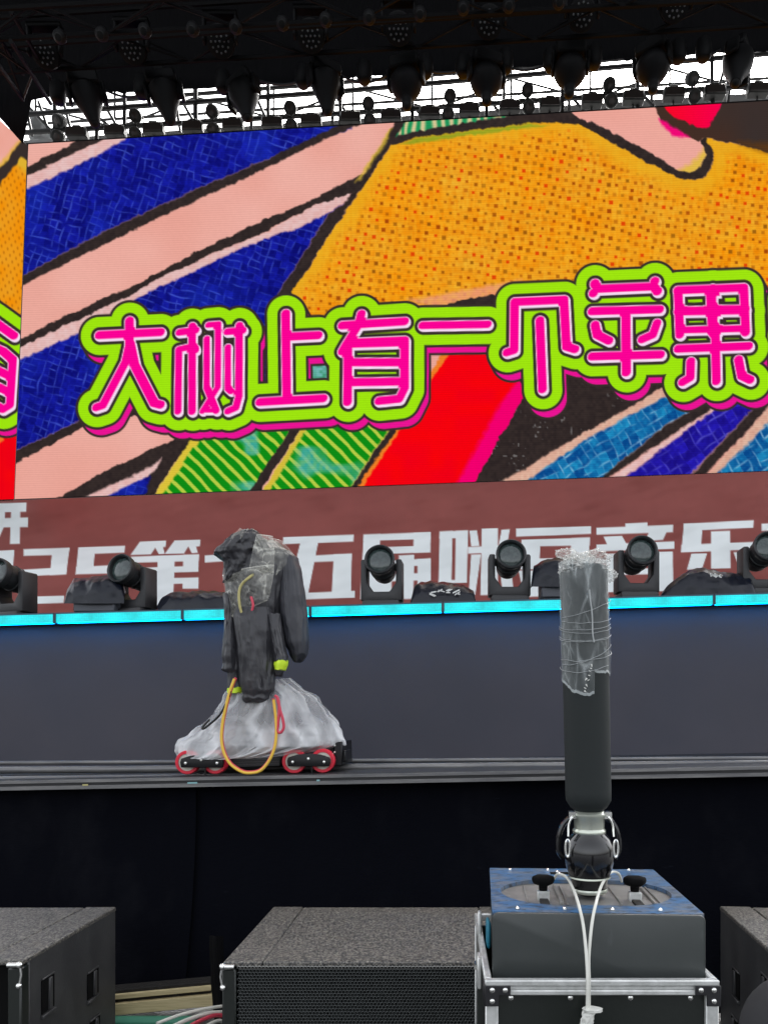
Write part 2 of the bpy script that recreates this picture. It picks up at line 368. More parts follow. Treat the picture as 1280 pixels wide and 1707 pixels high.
a6 = crop(0, 480, 2.844); a7 = crop(400, 480, 2.844); a8 = crop(800, 430, 2.667); a3 = crop(0, 180, 2.844); a4 = crop(430, 160, 2.844); a5 = crop(830, 160, 2.844)
def S(f, r, *pts): return (r, [f(*p) for p in pts])
TEXT = [
 S(a6, 8, (475, 228), (765, 214)), S(a6, 8, (618, 160), (618, 275), (600, 355), (492, 560), (462, 570)), S(a6, 8, (624, 275), (645, 375), (735, 550), (765, 558)),
 S(a6, 7, (915, 185), (915, 590)), S(a6, 7, (855, 215), (932, 205)), S(a6, 6.5, (920, 280), (852, 296), (848, 590)), S(a6, 6.5, (930, 290), (932, 300)),
 S(a6, 6, (992, 180), (1038, 176), (1036, 475), (965, 588)), S(a6, 6, (984, 245), (984, 475), (1030, 588)), S(a6, 5, (970, 585), (1028, 585)),
 S(a6, 7, (1138, 182), (1136, 520), (1122, 572), (1085, 588)), S(a6, 7, (1082, 212), (1155, 206)), S(a6, 6, (1084, 285), (1084, 480), (1100, 495)),
 S(a7, 8, (220, 126), (225, 515)), S(a7, 8, (230, 236), (374, 229)), S(a7, 8, (98, 545), (398, 528)),
 S(a7, 8, (488, 182), (783, 163)), S(a7, 8, (578, 128), (565, 180), (505, 275), (488, 305)), S(a7, 8, (515, 260), (513, 545)), S(a7, 7.5, (545, 262), (783, 252)),
 S(a7, 8, (783, 254), (783, 480), (758, 530), (662, 540)), S(a7, 8, (520, 357), (780, 357)), S(a7, 8, (520, 452), (780, 448)), S(a7, 8, (520, 270), (780, 262)),
 S(a7, 7.5, (868, 182), (1176, 177)),
 S(a8, 8, (122, 424), (154, 414), (156, 200), (375, 190), (386, 398), (424, 410)), S(a8, 8, (268, 282), (280, 588)),
 S(a8, 8, (520, 142), (775, 131)), S(a8, 8.5, (512, 118)), S(a8, 8.5, (506, 160)), S(a8, 8.5, (778, 108)), S(a8, 8.5, (790, 152)),
 S(a8, 8, (500, 241), (800, 233)), S(a8, 8.5, (650, 240), (652, 512)), S(a8, 8, (500, 442), (804, 434)), S(a8, 8, (513, 302), (522, 345), (575, 372)), S(a8, 8, (788, 294), (770, 345), (722, 366)),
 S(a8, 8, (880, 148), (1172, 136)), S(a8, 8, (882, 150), (890, 345)), S(a8, 8, (1174, 140), (1182, 335)), S(a8, 9, (885, 240), (1178, 234)), S(a8, 7, (890, 325), (1180, 318)),
 S(a8, 12, (1035, 150), (1045, 330)), S(a8, 8, (1045, 240), (1052, 552)), S(a8, 8, (882, 408), (1195, 396)), S(a8, 8, (938, 464), (936, 536), (902, 556)), S(a8, 8, (1150, 456), (1164, 528), (1202, 546)),
 (9, [(1312, 500), (1316, 640)]), (9, [(1312, 560), (1400, 556)]),
]
def R(f, x0, y0, x1, y1): return [f(x0, y0), f(x1, y0), f(x1, y1), f(x0, y1)]
HOLES = [R(a8, 922, 190, 988, 208), R(a8, 1062, 185, 1128, 202), R(a8, 928, 282, 990, 294), R(a8, 1068, 276, 1132, 290), R(a7, 556, 306, 742, 316), R(a7, 556, 402, 742, 412)]
SIDE = [S(a6, 7.5, (-160, 70), (-20, 165), (72, 232)), S(a6, 7.5, (-160, 220), (20, 305), (66, 345), (52, 560), (20, 580), (-160, 480)), S(a6, 7.5, (-160, 320), (56, 425)), S(a6, 7.5, (-160, 400), (52, 500))]

def screen_art(P):
    n = len(P); C = np.zeros((n, 3))
    J = P + np.stack([vnoise(P, 7, 1) - .5, vnoise(P, 7, 2) - .5], 1) * 3.5 + np.stack([vnoise(P, 26, 3) - .5, vnoise(P, 26, 4) - .5], 1) * 2.5 + np.stack([vnoise(P, 3, 33) - .5, vnoise(P, 3, 34) - .5], 1) * 1.5
    n1 = vnoise(P, 5, 5); n2 = vnoise(P, 22, 6); n3 = vnoise(P, 60, 7); n4 = vnoise(P, 3, 8)
    def c3(a, b, t): return np.array(a, float) * (1 - t[:, None]) + np.array(b, float) * t[:, None]
    salmon = c3((234, 164, 150), (240, 178, 166), n3); pale = c3((226, 176, 172), (232, 196, 194), n1)
    # blue mesh
    def weave(ang, sp, lo, hi, line):
        ca, sa = math.cos(ang), math.sin(ang); u = P[:, 0] * ca + P[:, 1] * sa; v = -P[:, 0] * sa + P[:, 1] * ca
        u = u + (n2 - .5) * 6; v = v + (vnoise(P, 20, 11) - .5) * 6
        fu = np.abs((u / sp) % 1 - .5) * 2; fv = np.abs((v / sp) % 1 - .5) * 2
        cell = np.sin(np.floor(u / sp) * 12.9 + np.floor(v / sp) * 78.2) * 43758.5; cell = cell - np.floor(cell)
        ln = np.maximum(np.exp(-((1 - fu) / .20) ** 2) * np.clip((vnoise(P, 11, 12) - .30) * 2.2, 0, 1), np.exp(-((1 - fv) / .20) ** 2) * np.clip((vnoise(P, 11, 13) - .30) * 2.2, 0, 1))
        return c3(lo, hi, np.clip(cell * .75 + (n1 - .5) * .5, 0, 1)) * (1 - ln[:, None] * (.25 + .5 * n2[:, None])) + np.array(line, float) * (ln * (.25 + .5 * n2))[:, None]
    blue = weave(.30, 12, (12, 14, 112), (24, 32, 172), (84, 112, 222)); bl = np.clip((vnoise(P, 55, 51) - .45) * 2.5, 0, 1)[:, None]; blue = blue * (1 - .35 * bl) + np.array((30, 60, 200), float) * .35 * bl
    teal = weave(-.55, 15, (8, 72, 140), (34, 150, 200), (190, 220, 235))
    indigo = weave(1.0, 16, (26, 16, 130), (40, 30, 190), (110, 110, 220))
    # orange with dots
    org = c3((247, 150, 12), (236, 172, 44), np.clip(n2 * .7 + n1 * .5 - .1, 0, 1)); org = org * .6 + c3((250, 146, 6), (238, 160, 40), n3) * .4
    hx = vnoise(P * np.array((.45, 2.6)), 9, 52); hy = vnoise(P * np.array((2.6, .45)), 9, 53); org = org + ((hx + hy - 1) * 26)[:, None] * np.array((.3, .8, .5))
    ang = .26; ca, sa = math.cos(ang), math.sin(ang); u = P[:, 0] * ca + P[:, 1] * sa; v = -P[:, 0] * sa + P[:, 1] * ca; sp = 14.2
    iu, iv = np.floor(u / sp), np.floor(v / sp)
    h = lambda a, b: (lambda q: q - np.floor(q))(np.sin(iu * a + iv * b) * 43758.5453)
    du = (u / sp - iu - .5 - (h(3.1, 7.7) - .5) * .25) * sp; dv = (v / sp - iv - .5 - (h(9.1, 2.7) - .5) * .25) * sp
    dd = np.maximum(np.abs(du * ca - dv * sa), np.abs(du * sa + dv * ca)); rad = 2.0 + h(5.5, 1.9) * 1.5
    shade = h(1.7, 4.3); dot = np.clip(.5 - (dd - rad) / 1.6, 0, 1) * np.clip(.35 + shade * .75, 0, .95)
    d2 = np.maximum(np.abs((u / sp) % 1 - .02) , np.abs((v / sp) % 1 - .05)); sd2 = np.clip((.17 - d2) / .08, 0, 1) * np.clip(vnoise(P, 12, 54) * 1.6 - .6, 0, .35)
    org = org * (1 - sd2[:, None]) + np.array((196, 112, 14), float) * sd2[:, None]
    dcol = np.where((shade > .86)[:, None], np.array((226, 66, 8), float), c3((150, 92, 16), (166, 64, 8), h(8.8, 3.3)))
    ORANGE = [(676, 209), (648, 248), (613, 297), (578, 350), (542, 399), (511, 452), (479, 492), (470, 560), (1420, 560), (1420, 280), (1280, 252), (1227, 241), (1171, 230),
              (1189, 258), (1185, 280), (1168, 299), (1132, 297), (1076, 269), (1020, 236), (964, 204), (928, 200), (880, 205), (760, 214)]
    so_ = np.full(n, -99.0); ok = (P[:, 0] > 430) & (P[:, 1] < 600); so_[ok] = -sdpoly(P[ok], ORANGE)
    fade = np.clip((so_ - 12) / 20 + (n2 - .5), 0, 1)
    orange = org * (1 - (dot * fade)[:, None]) + dcol * (dot * fade)[:, None]
    orange = orange * (.35 + .65 * fade[:, None]) + np.array((234, 176, 34), float) * (.65 * (1 - fade[:, None]))
    C[:] = salmon
    ink = c3(INK, (44, 36, 36), n1)
    dx = lambda *p: list(p)
    p_ = lambda poly, col, soft=2.0, al=1.0, Q=J: paint(C, Q, poly, col, soft, al)
    # upper left bands
    p_([(20, 284), (47, 277), (120, 241), (160, 215), (240, 200), (169, 236), (47, 292), (20, 300)], ink)
    p_([(20, 300), (47, 292), (169, 236), (220, 215), (300, 200), (207, 233), (155, 264), (46, 315), (20, 325)], pale, 4)
    p_([(20, 325), (46, 315), (155, 264), (207, 233), (240, 205), (585, 190), (585, 214), (450, 264), (267, 342), (158, 394), (42, 458), (10, 480)], blue, 4)
    p_([(10, 474), (42, 458), (158, 394), (267, 342), (450, 264), (530, 225), (600, 190), (630, 190), (585, 213), (514, 246), (430, 288), (246, 372), (141, 424), (40, 474), (10, 490)], ink, 3)
    # second band
    p_([(20, 600), (98, 571), (186, 526), (243, 489), (362, 433), (450, 394), (500, 378), (575, 340), (546, 357), (518, 406), (465, 487), (448, 540), (460, 700), (300, 660), (137, 701), (88, 723), (28, 752), (0, 770)], blue, 4)
    p_([(10, 590), (37, 573), (134, 528), (225, 486), (281, 455), (450, 384), (535, 336), (590, 312), (580, 335), (500, 378), (450, 394), (362, 433), (243, 489), (186, 526), (98, 571), (10, 610)], pale, 4)
    p_([(10, 578), (37, 564), (123, 520), (225, 475), (323, 423), (430, 371), (507, 339), (602, 290), (620, 300), (585, 324), (535, 337), (430, 392), (281, 456), (225, 488), (134, 531), (37, 577), (10, 590)], ink)
    # lower left bands
    p_([(0, 770), (28, 752), (88, 723), (137, 701), (260, 640), (330, 640), (240, 690), (141, 712), (81, 744), (28, 772), (0, 790)], ink)
    p_([(81, 840), (91, 832), (176, 786), (292, 731), (330, 700), (345, 720), (297, 765), (246, 840), (100, 840)], ink)
    p_([(120, 840), (134, 832), (225, 792), (271, 764), (258, 785), (239, 800), (183, 840)], pale, 4)
    p_([(170, 840), (183, 826), (239, 796), (252, 792), (238, 840)], blue, 4)
    # green blocks
    q = (P[:, 0] - P[:, 1] * -1) / math.sqrt(2); pr = (P[:, 0] - P[:, 1]) / math.sqrt(2)
    wob = pr + (n2 - .5) * 3; st = np.abs((wob / 16.5) % 1 - .5) * 2
    green = c3((14, 142, 22), (184, 206, 70), np.clip((st - .55) * 5 + (n1 - .5) * .4, 0, 1))
    gm = np.clip((vnoise(P, 30, 21) - .62) * 5, 0, .8)
    green = green * (1 - gm[:, None]) + c3((60, 170, 190), (120, 190, 150), n1) * gm[:, None]
    p_([(325, 725), (340, 690), (520, 690), (484, 716), (410, 826), (246, 840)], np.array((222, 196, 60), float), 3)
    p_([(338, 725), (350, 690), (520, 690), (484, 716), (416, 826), (262, 840)], green, 4)
    p_([(484, 716), (500, 690), (525, 690), (502, 714), (430, 826), (405, 836)], ink)
    p_([(502, 714), (515, 690), (680, 690), (646, 722), (580, 820), (428, 836)], np.array((214, 190, 60), float), 3)
    p_([(512, 714), (522, 690), (680, 690), (644, 722), (578, 820), (440, 836)], green, 4)
    p_([(646, 722), (680, 670), (700, 670), (664, 716), (597, 815), (578, 822)], ink)
    # red block
    RED = [(664, 716), (740, 590), (745, 560), (830, 560), (870, 610), (873, 670), (790, 806), (592, 822)]
    red = c3((252, 4, 10), (244, 0, 22), n2)
    p_([(656, 724), (740, 585), (760, 585), (676, 716), (604, 815), (588, 822)], np.array((240, 128, 40), float), 3)
    p_([(666, 718), (748, 590), (745, 560), (830, 560), (870, 610), (873, 670), (790, 806), (598, 822)], red, 3)
    p_([(830, 680), (880, 610), (900, 640), (790, 808), (757, 812)], np.array((246, 0, 112), float), 9)
    # dark block lower right, teal and indigo bands
    fl = np.clip((vnoise(P, 4, 31) - .8) * 6, 0, .6) * np.clip((vnoise(P, 30, 32) - .5) * 6, 0, 1)
    dark = ink * (1 - fl[:, None]) + 150 * fl[:, None]
    p_([(873, 660), (860, 600), (1150, 600), (1107, 644), (1032, 689), (954, 734), (834, 806), (787, 810)], dark)
    tan = c3((214, 160, 140), (228, 186, 164), n1)
    p_([(1107, 644), (1130, 620), (1160, 640), (1115, 659), (1070, 681), (980, 730), (882, 806), (830, 806)], tan, 4)
    p_([(1115, 659), (1150, 640), (1180, 650), (1145, 689), (1111, 707), (1025, 779), (1005, 806), (870, 806), (980, 730), (1070, 681)], teal, 4)
    p_([(1145, 689), (1170, 660), (1200, 660), (1179, 689), (1130, 719), (1021, 792), (1000, 806), (1000, 800), (1025, 779), (1111, 707)], ink, 4)
    p_([(1179, 689), (1200, 660), (1220, 660), (1194, 681), (1119, 737), (1044, 794), (1030, 806), (1005, 806), (1130, 719)], pale, 5)
    p_([(1194, 681), (1215, 660), (1280, 650), (1255, 681), (1156, 786), (1140, 806), (1030, 806), (1119, 737)], indigo, 4)
    p_([(1255, 681), (1275, 655), (1290, 655), (1275, 686), (1175, 790), (1160, 806), (1140, 806)], ink, 4)
    p_([(1275, 686), (1300, 655), (1420, 640), (1284, 700), (1194, 790), (1180, 806), (1165, 806)], tan, 5)
    p_([(1284, 700), (1420, 560), (1420, 820), (1180, 806), (1194, 790)], teal, 5)
    # orange field with its outline
    p_(ORANGE, orange, 2)
    p_([(680, 500), (740, 490), (834, 472), (870, 466), (870, 500), (722, 512)], c3((236, 150, 130), (240, 170, 110), n1), 8, .8)
    p_([(715, 516), (760, 503), (831, 490), (880, 488), (880, 505), (760, 520)], ink)
    p_([(590, 318), (606, 290), (641, 234), (655, 209), (668, 190), (690, 190), (676, 212), (648, 248), (613, 297), (578, 350), (542, 399), (511, 452), (479, 495), (455, 540), (445, 530), (465, 487), (518, 406), (546, 357), (575, 340)], ink, 2.5)
    p_([(632, 246), (648, 216), (654, 214), (640, 246), (600, 300), (590, 304)], np.array((214, 180, 60), float), 5, .8)
    p_([(660, 228), (672, 205), (690, 190), (930, 180), (955, 186), (900, 194), (840, 202), (760, 212), (690, 224)], c3((214, 200, 150), (30, 150, 90), np.clip((np.sin(P[:, 0] * .42 + n2 * 5) * .5 + .5) * 1.3 - .1, 0, 1) * np.clip((900 - P[:, 0]) / 60, 0, 1)), 3)
    p_([(650, 236), (664, 226), (690, 219), (760, 207), (840, 195), (900, 186), (946, 184), (985, 206), (1027, 227), (1020, 236), (964, 206), (928, 204), (880, 207), (760, 220), (690, 230), (655, 242)], ink, 2.5)
    p_([(668, 240), (690, 231), (760, 221), (880, 208), (915, 210), (880, 214), (760, 229), (690, 240)], np.array((90, 160, 40), float), 4, .55 * 1.0)
    # the finger shape, red gem and dark field upper right
    p_([(946, 184), (960, 160), (1092, 150), (1094, 178), (1104, 202), (1146, 227), (1167, 236), (1178, 258), (1171, 276), (1153, 290), (1129, 289), (1097, 267), (1027, 229), (985, 207)], c3((236, 164, 150), (240, 172, 160), n3), 2)
    p_([(1122, 287), (1140, 279), (1165, 262), (1176, 240), (1178, 262), (1168, 282), (1150, 291)], np.array((226, 190, 60), float), 9, .85)
    p_([(985, 203), (1027, 224), (1097, 262), (1129, 285), (1153, 287), (1170, 276), (1177, 258), (1166, 234), (1175, 228), (1189, 258), (1185, 280), (1168, 299), (1132, 298), (1076, 270), (1020, 237), (964, 206)], ink, 2.5)
    p_([(1086, 150), (1420, 140), (1420, 290), (1280, 254), (1227, 241), (1171, 230), (1164, 236), (1146, 228), (1104, 203), (1092, 177)], c3((58, 48, 46), (70, 46, 36), n3), 2)
    p_([(1230, 238), (1300, 240), (1420, 262), (1420, 290), (1290, 258)], np.array((98, 58, 22), float), 14, .8)
    p_([(1098, 196), (1104, 200), (1146, 226), (1150, 230), (1122, 226), (1104, 210)], np.array((244, 10, 120), float), 5)
    p_([(1106, 150), (1210, 140), (1203, 171), (1180, 213), (1162, 213), (1122, 195), (1106, 178)], c3((252, 8, 40), (250, 0, 78), np.clip((P[:, 0] - 1110) / 90, 0, 1)), 2.5)
    # lettering
    p_([(500, 590), (560, 590), (560, 640), (500, 640)], c3((60, 150, 110), (120, 190, 190), n1), 3)
    bubble_text(C, P, TEXT, HOLES)
    C *= (.99 + .02 * n4[:, None])
    return np.clip(C, 0, 255)
def side_art(P):
    n = len(P); n1 = vnoise(P, 5, 5); n3 = vnoise(P, 18, 7)
    c3 = lambda a, b, t: np.array(a, float) * (1 - t[:, None]) + np.array(b, float) * t[:, None]
    J = P + np.stack([vnoise(P, 7, 1) - .5, vnoise(P, 7, 2) - .5], 1) * 4
    u = (P[:, 0] - P[:, 1] * .35) / 8.5; v = (P[:, 1] + P[:, 0] * .95) / 14.5
    fu = np.abs(u % 1 - .5) * 2; fv = np.abs(v % 1 - .5) * 2
    dot = np.clip(1.2 - np.hypot(fu, fv) * 1.9, 0, 1)[:, None]
    orange = c3((246, 146, 8), (238, 160, 34), n3) * (1 - dot * .55) + np.array((150, 80, 12), float) * dot * .55
    C = orange.copy()
    paint(C, J, [(-300, -100), (60, 100), (60, 226), (36, 240), (0, 285), (-60, 380), (-300, 500)], c3((238, 166, 150), (242, 178, 166), n3), 3)
    paint(C, J, [(30, 240), (60, 215), (60, 300), (20, 268), (-20, 330), (-20, 300)], np.array((226, 180, 50), float), 10)
    paint(C, J, [(36, 237), (60, 222), (60, 246), (44, 268), (36, 262), (0, 308), (-60, 390), (-60, 370), (0, 284)], INK, 3)
    paint(C, J, [(-300, 700), (60, 705), (60, 860), (-300, 860)], c3((250, 6, 16), (240, 0, 22), n3), 3)
    paint(C, J, [(-20, 752), (8, 734), (8, 726), (-20, 738)], np.array((236, 120, 40), float), 3)
    bubble_text(C, P, SIDE, (), (5, 11))
    return np.clip(C, 0, 255)
# banner lettering traced stroke by stroke
bA = crop(0, 800, 3.048); bB = crop(400, 800, 2.909); bC = crop(800, 780, 2.667)
GL = [(bA, q) for q in [
 [(-60, 120), (137, 115), (135, 162), (-60, 165)], [(-40, 160), (28, 160), (26, 240), (-5, 250), (-40, 300), (-80, 290)], [(-60, 197), (145, 190), (143, 240), (-60, 242)], [(58, 158), (105, 158), (103, 325), (52, 326)], [(-10, 240), (22, 238), (0, 290), (-40, 300)],
 [(-90, 364), (75, 356), (68, 450), (52, 632), (-100, 640)],
 [(122, 352), (355, 345), (350, 380), (122, 386)], [(268, 350), (355, 345), (338, 480), (255, 484)], [(112, 456), (342, 444), (338, 480), (110, 490)], [(110, 460), (192, 480), (180, 628), (88, 634)], [(100, 595), (328, 588), (325, 625), (92, 632)],
 [(402, 343), (637, 334), (634, 370), (400, 379)], [(400, 343), (486, 340), (476, 450), (386, 480)], [(388, 442), (640, 430), (636, 474), (386, 480)], [(560, 440), (642, 436), (630, 640), (550, 640)],
 [(712, 314), (846, 308), (842, 340), (830, 342), (838, 376), (808, 377), (790, 345), (768, 378), (664, 382)], [(888, 308), (1020, 304), (1016, 336), (998, 340), (1006, 370), (975, 372), (958, 338), (936, 374), (838, 376)],
 [(668, 390), (1012, 378), (1010, 412), (666, 421)], [(932, 380), (1012, 378), (1008, 465), (930, 468)], [(737, 446), (1010, 435), (1008, 466), (735, 475)], [(804, 386), (890, 384), (880, 640), (790, 640)], [(735, 470), (810, 455), (806, 520), (790, 640), (700, 640)], [(800, 500), (1010, 495), (1010, 525), (800, 530)], [(930, 522), (1010, 522), (1008, 553), (928, 553)],
 [(1042, 384), (1330, 366), (1330, 402), (1042, 420)], [(1190, 292), (1270, 288), (1262, 640), (1180, 640)]]]
GL += [(bB, q) for q in [
 [(210, 278), (552, 265), (550, 299), (208, 312)], [(293, 303), (380, 300), (325, 580), (225, 580)], [(280, 370), (542, 357), (540, 392), (270, 402)], [(455, 360), (542, 357), (538, 545), (445, 548)], [(310, 548), (557, 537), (556, 571), (300, 580)],
 [(600, 265), (925, 253), (924, 286), (598, 296)], [(842, 256), (925, 253), (922, 350), (840, 353)], [(598, 330), (922, 318), (922, 351), (596, 362)], [(600, 265), (682, 262), (668, 480), (655, 577), (582, 579)], [(770, 366), (845, 363), (840, 573), (765, 573)], [(690, 394), (925, 380), (925, 415), (690, 422)], [(860, 383), (925, 380), (922, 575), (860, 577)], [(668, 458), (925, 450), (925, 486), (668, 494)], [(668, 395), (735, 393), (735, 575), (655, 577)], [(660, 548), (925, 540), (925, 576), (658, 580)],
 [(968, 250), (1030, 247), (1025, 500), (962, 502)], [(1045, 247), (1105, 245), (1100, 495), (1042, 498)], [(968, 250), (1105, 245), (1104, 281), (966, 285)], [(964, 486), (1100, 484), (1100, 498), (962, 502)],
 [(1172, 237), (1250, 234), (1250, 557), (1165, 559)], [(1112, 246), (1148, 244), (1160, 320), (1120, 322)], [(1105, 325), (1400, 312), (1400, 345), (1105, 358)], [(1120, 362), (1168, 360), (1140, 557), (1108, 558)]]]
GL += [(bC, q) for q in [
 [(95, 275), (132, 272), (120, 345), (82, 345)], [(80, 375), (130, 373), (150, 560), (100, 562)],
 [(160, 270), (493, 259), (492, 293), (160, 306)], [(185, 320), (487, 309), (486, 345), (183, 350)], [(185, 320), (268, 317), (262, 450), (178, 452)], [(405, 312), (487, 309), (480, 430), (400, 432)], [(180, 405), (480, 398), (480, 432), (180, 438)], [(140, 540), (500, 530), (500, 566), (140, 575)], [(170, 456), (250, 456), (270, 545), (190, 545)], [(400, 440), (480, 440), (460, 545), (380, 545)],
 [(645, 247), (743, 242), (742, 262), (645, 268)], [(517, 266), (857, 253), (856, 286), (517, 297)], [(548, 306), (630, 302), (652, 342), (567, 348)], [(750, 286), (830, 280), (812, 320), (732, 324)], [(517, 341), (862, 326), (862, 359), (517, 372)],
 [(560, 382), (855, 372), (855, 405), (560, 413)], [(560, 382), (640, 380), (640, 550), (560, 553)], [(788, 374), (855, 372), (858, 545), (790, 548)], [(600, 450), (855, 444), (855, 470), (600, 476)], [(560, 516), (858, 512), (858, 546), (560, 553)],
 [(905, 248), (1215, 232), (1213, 266), (903, 280)], [(905, 248), (988, 245), (980, 370), (893, 374)], [(893, 342), (1230, 328), (1228, 362), (892, 376)], [(1025, 282), (1110, 279), (1112, 446), (1025, 447)], [(938, 382), (1008, 380), (985, 449), (918, 453)], [(1125, 375), (1185, 372), (1215, 442), (1150, 446)],
 [(1250, 248), (1420, 240), (1420, 274), (1250, 280)], [(1258, 314), (1420, 306), (1420, 336), (1258, 340)], [(1290, 340), (1370, 338), (1370, 560), (1290, 562)]]]
def banner_art(P):
    n = len(P); n3 = vnoise(P, 90, 7); n2 = vnoise(P, 11, 17)
    C = np.array((146, 72, 65), float) * (1 - n3[:, None]) + np.array((139, 67, 61), float) * n3[:, None]
    C *= (.985 + .03 * n2[:, None])
    for f, q in GL: paint(C, P, [f(*p) for p in q], (242, 247, 247), 1.3)
    return C

def picture_mesh(name, corners, nx, ny, pos, art, m, parent):
    (x00, y00), (x10, y10), (x11, y11), (x01, y01) = corners          # tl tr br bl in traced units
    U, V = np.meshgrid(np.linspace(0, 1, nx), np.linspace(0, 1, ny)); U = U.ravel(); V = V.ravel()
    X = (x00 * (1 - U) + x10 * U) * (1 - V) + (x01 * (1 - U) + x11 * U) * V
    Y = (y00 * (1 - U) + y10 * U) * (1 - V) + (y01 * (1 - U) + y11 * U) * V
    W = pos(X, Y) - np.array(rootloc(parent))
    c = art(np.stack([X, Y], 1)) / 255.0
    c = np.where(c <= .04045, c / 12.92, ((c + .055) / 1.055) ** 2.4)
    me = bpy.data.meshes.new(name); nf = (nx - 1) * (ny - 1)
    me.vertices.add(nx * ny); me.vertices.foreach_set('co', W.astype(np.float32).ravel())
    i = (np.arange(ny - 1)[:, None] * nx + np.arange(nx - 1)[None, :]).ravel()
    q = np.stack([i, i + nx, i + nx + 1, i + 1], 1).astype(np.int32)
    me.loops.add(nf * 4); me.loops.foreach_set('vertex_index', q.ravel())
    me.polygons.add(nf); me.polygons.foreach_set('loop_start', np.arange(0, nf * 4, 4, dtype=np.int32))
    me.update(calc_edges=True)
    at_ = me.color_attributes.new('print', 'FLOAT_COLOR', 'POINT')
    at_.data.foreach_set('color', np.concatenate([c, np.ones((len(c), 1))], 1).astype(np.float32).ravel())
    me.shade_smooth()
    me.materials.append(m); o = bpy.data.objects.new(name, me); COL.objects.link(o); o.parent = parent
    return o
def plane_pos(Y0, k, wrinkle=None):
    def f(X, Yp):
        u = (X - X0) / F; v = (HY - Yp) / F; D = Y0 / (1 + k * u)
        if wrinkle is not None: D = D + wrinkle(X, Yp)
        return np.stack([u * D, D, ZC + v * D], 1)
    return f
# ================================================================= SETTING
structure('ground', B().add([(-150, -60, 0), (150, -60, 0), (150, 240, 0), (-150, 240, 0)], [(0, 1, 2, 3)]), M['ground'], smooth=0)

def band(xa, xb, ya, yb, ha, hb, Y0, th, k=K, n=1):     # slab between two lines given at x=0 and x=1280 (top ya->yb, bottom ha->hb)
    b = B(); L = lambda x, p, q: p + (q - p) * x / 1280
    b.slab([at(xa, L(xa, ya, yb), Y0, k), at(xb, L(xb, ya, yb), Y0, k), at(xb, L(xb, ha, hb), Y0, k), at(xa, L(xa, ha, hb), Y0, k)], th)
    return b
# ---------------------------------------------------------------- stage with its raised step
stage = thing('stage', 'dark stage deck with grey cloth-faced step across its back', 'stage', (0, 5.2, 0))
b = band(-500, 1900, 1300, 1277, 1313, 1290, 4.47, 4.4); obj('deck', b, M['deck'], stage, smooth=0)
def riser_pos(s, t):
    x = -400 + 2200 * s; y = (1040 - .0285 * x) * (1 - t) + (1278 - .008 * x) * t
    p = at(x, y, 6.0, K); p.y += .022 * nz(x * .006, y * .004, 3) + .006 * nz(x * .02, y * .012, 9) + .004 * ridge(x * .011 + y * .006, y * .002, 5); return p
obj('riser_panel', B().grid(riser_pos, 120, 16), M['riser'], stage)
b = B()
for (xa, xb) in ((-400, 1800),): b.slab([at(xa, 1036 - .0285 * xa, 6.03, K), at(xb, 1036 - .0285 * xb, 6.03, K), at(xb, 1046 - .0285 * xb, 6.03, K), at(xa, 1046 - .0285 * xa, 6.03, K)], 2.7)
obj('riser_deck', b, M['deck'], stage, smooth=0)
tr = obj('edge_trim', band(-500, 1900, 1302, 1277.5, 1307, 1282.5, 4.435, .05), M['rail'], stage, smooth=0)
obj('trim_lip', band(-500, 1900, 1312, 1288, 1318, 1294, 4.43, .05), M['rail'], tr, smooth=0)
obj('trim_web', band(-500, 1900, 1307.1, 1282.6, 1311.9, 1287.9, 4.45, .01), M['black'], tr, smooth=0)
for (x0, x1, mm) in ((313, 329, 'trim_tape'), (528, 533, 'trim_tape'), (138, 147, 'pale_cable')):
    obj('trim_tape', band(x0, x1, 1310, 1285.5, 1312.6, 1288.1, 4.426, .004), M[mm], tr, smooth=0)
# velvet skirt: two cloths overlapping near the left
def skirt(name, label, xa, xb, Y0, seed):
    def f(s, t):
        x = xa + (xb - xa) * s
        p = at(x, 1313 - .0188 * x, Y0, K)
        z = p.z * (1 - t) + .015 * t
        fold = .045 * nz(x * .010, seed, z * .25) + .022 * nz(x * .035, seed + 4, z * .5)
        return Vector((p.x + (.05 * t if name == 'skirt_cloth' else 0), p.y + .01 + fold * (.25 + t) - .36 * t ** 1.6, z))
    tag(obj(name, B().grid(f, 150, 24), M['skirt']), label, 'stage skirt', 'black cloths skirting the stage front')
skirt('skirt_cloth', 'black velvet stage skirt hanging behind the left subwoofer, ending below the red-wheeled dolly', -480, 326, 4.50, 1.0)
skirt('skirt_cloth', 'long black velvet stage skirt hanging behind the tube and centre subwoofer', 306, 1850, 4.53, 7.0)

# ---------------------------------------------------------------- track for the camera dolly
track = thing('camera_track', 'grey tubular dolly track running along the stage front edge', 'track', (0, 5.4, 1.3))
for ya, yb, Y0, r in ((1272, 1264, 5.2, .015), (1284, 1273, 4.88, .024), (1299, 1285, 4.6, .019)):
    obj('rail', B().tube([at(-500, ya + 500 * (ya - yb) / 1280, Y0, K), at(1900, yb - 620 * (ya - yb) / 1280, Y0, K)], r, 12), M['rail'], track)
for x in range(-300, 1700, 150):
    a = at(x, 1303 - .0155 * x, 4.57, K); c = at(x, 1276 - .007 * x, 5.24, K)
    obj('sleeper', B().slab([a + Vector((-.03, 0, -.012)), a + Vector((.03, 0, -.012)), a + Vector((.03, 0, -.026)), a + Vector((-.03, 0, -.026))], .72), M['deck'], track, smooth=0)

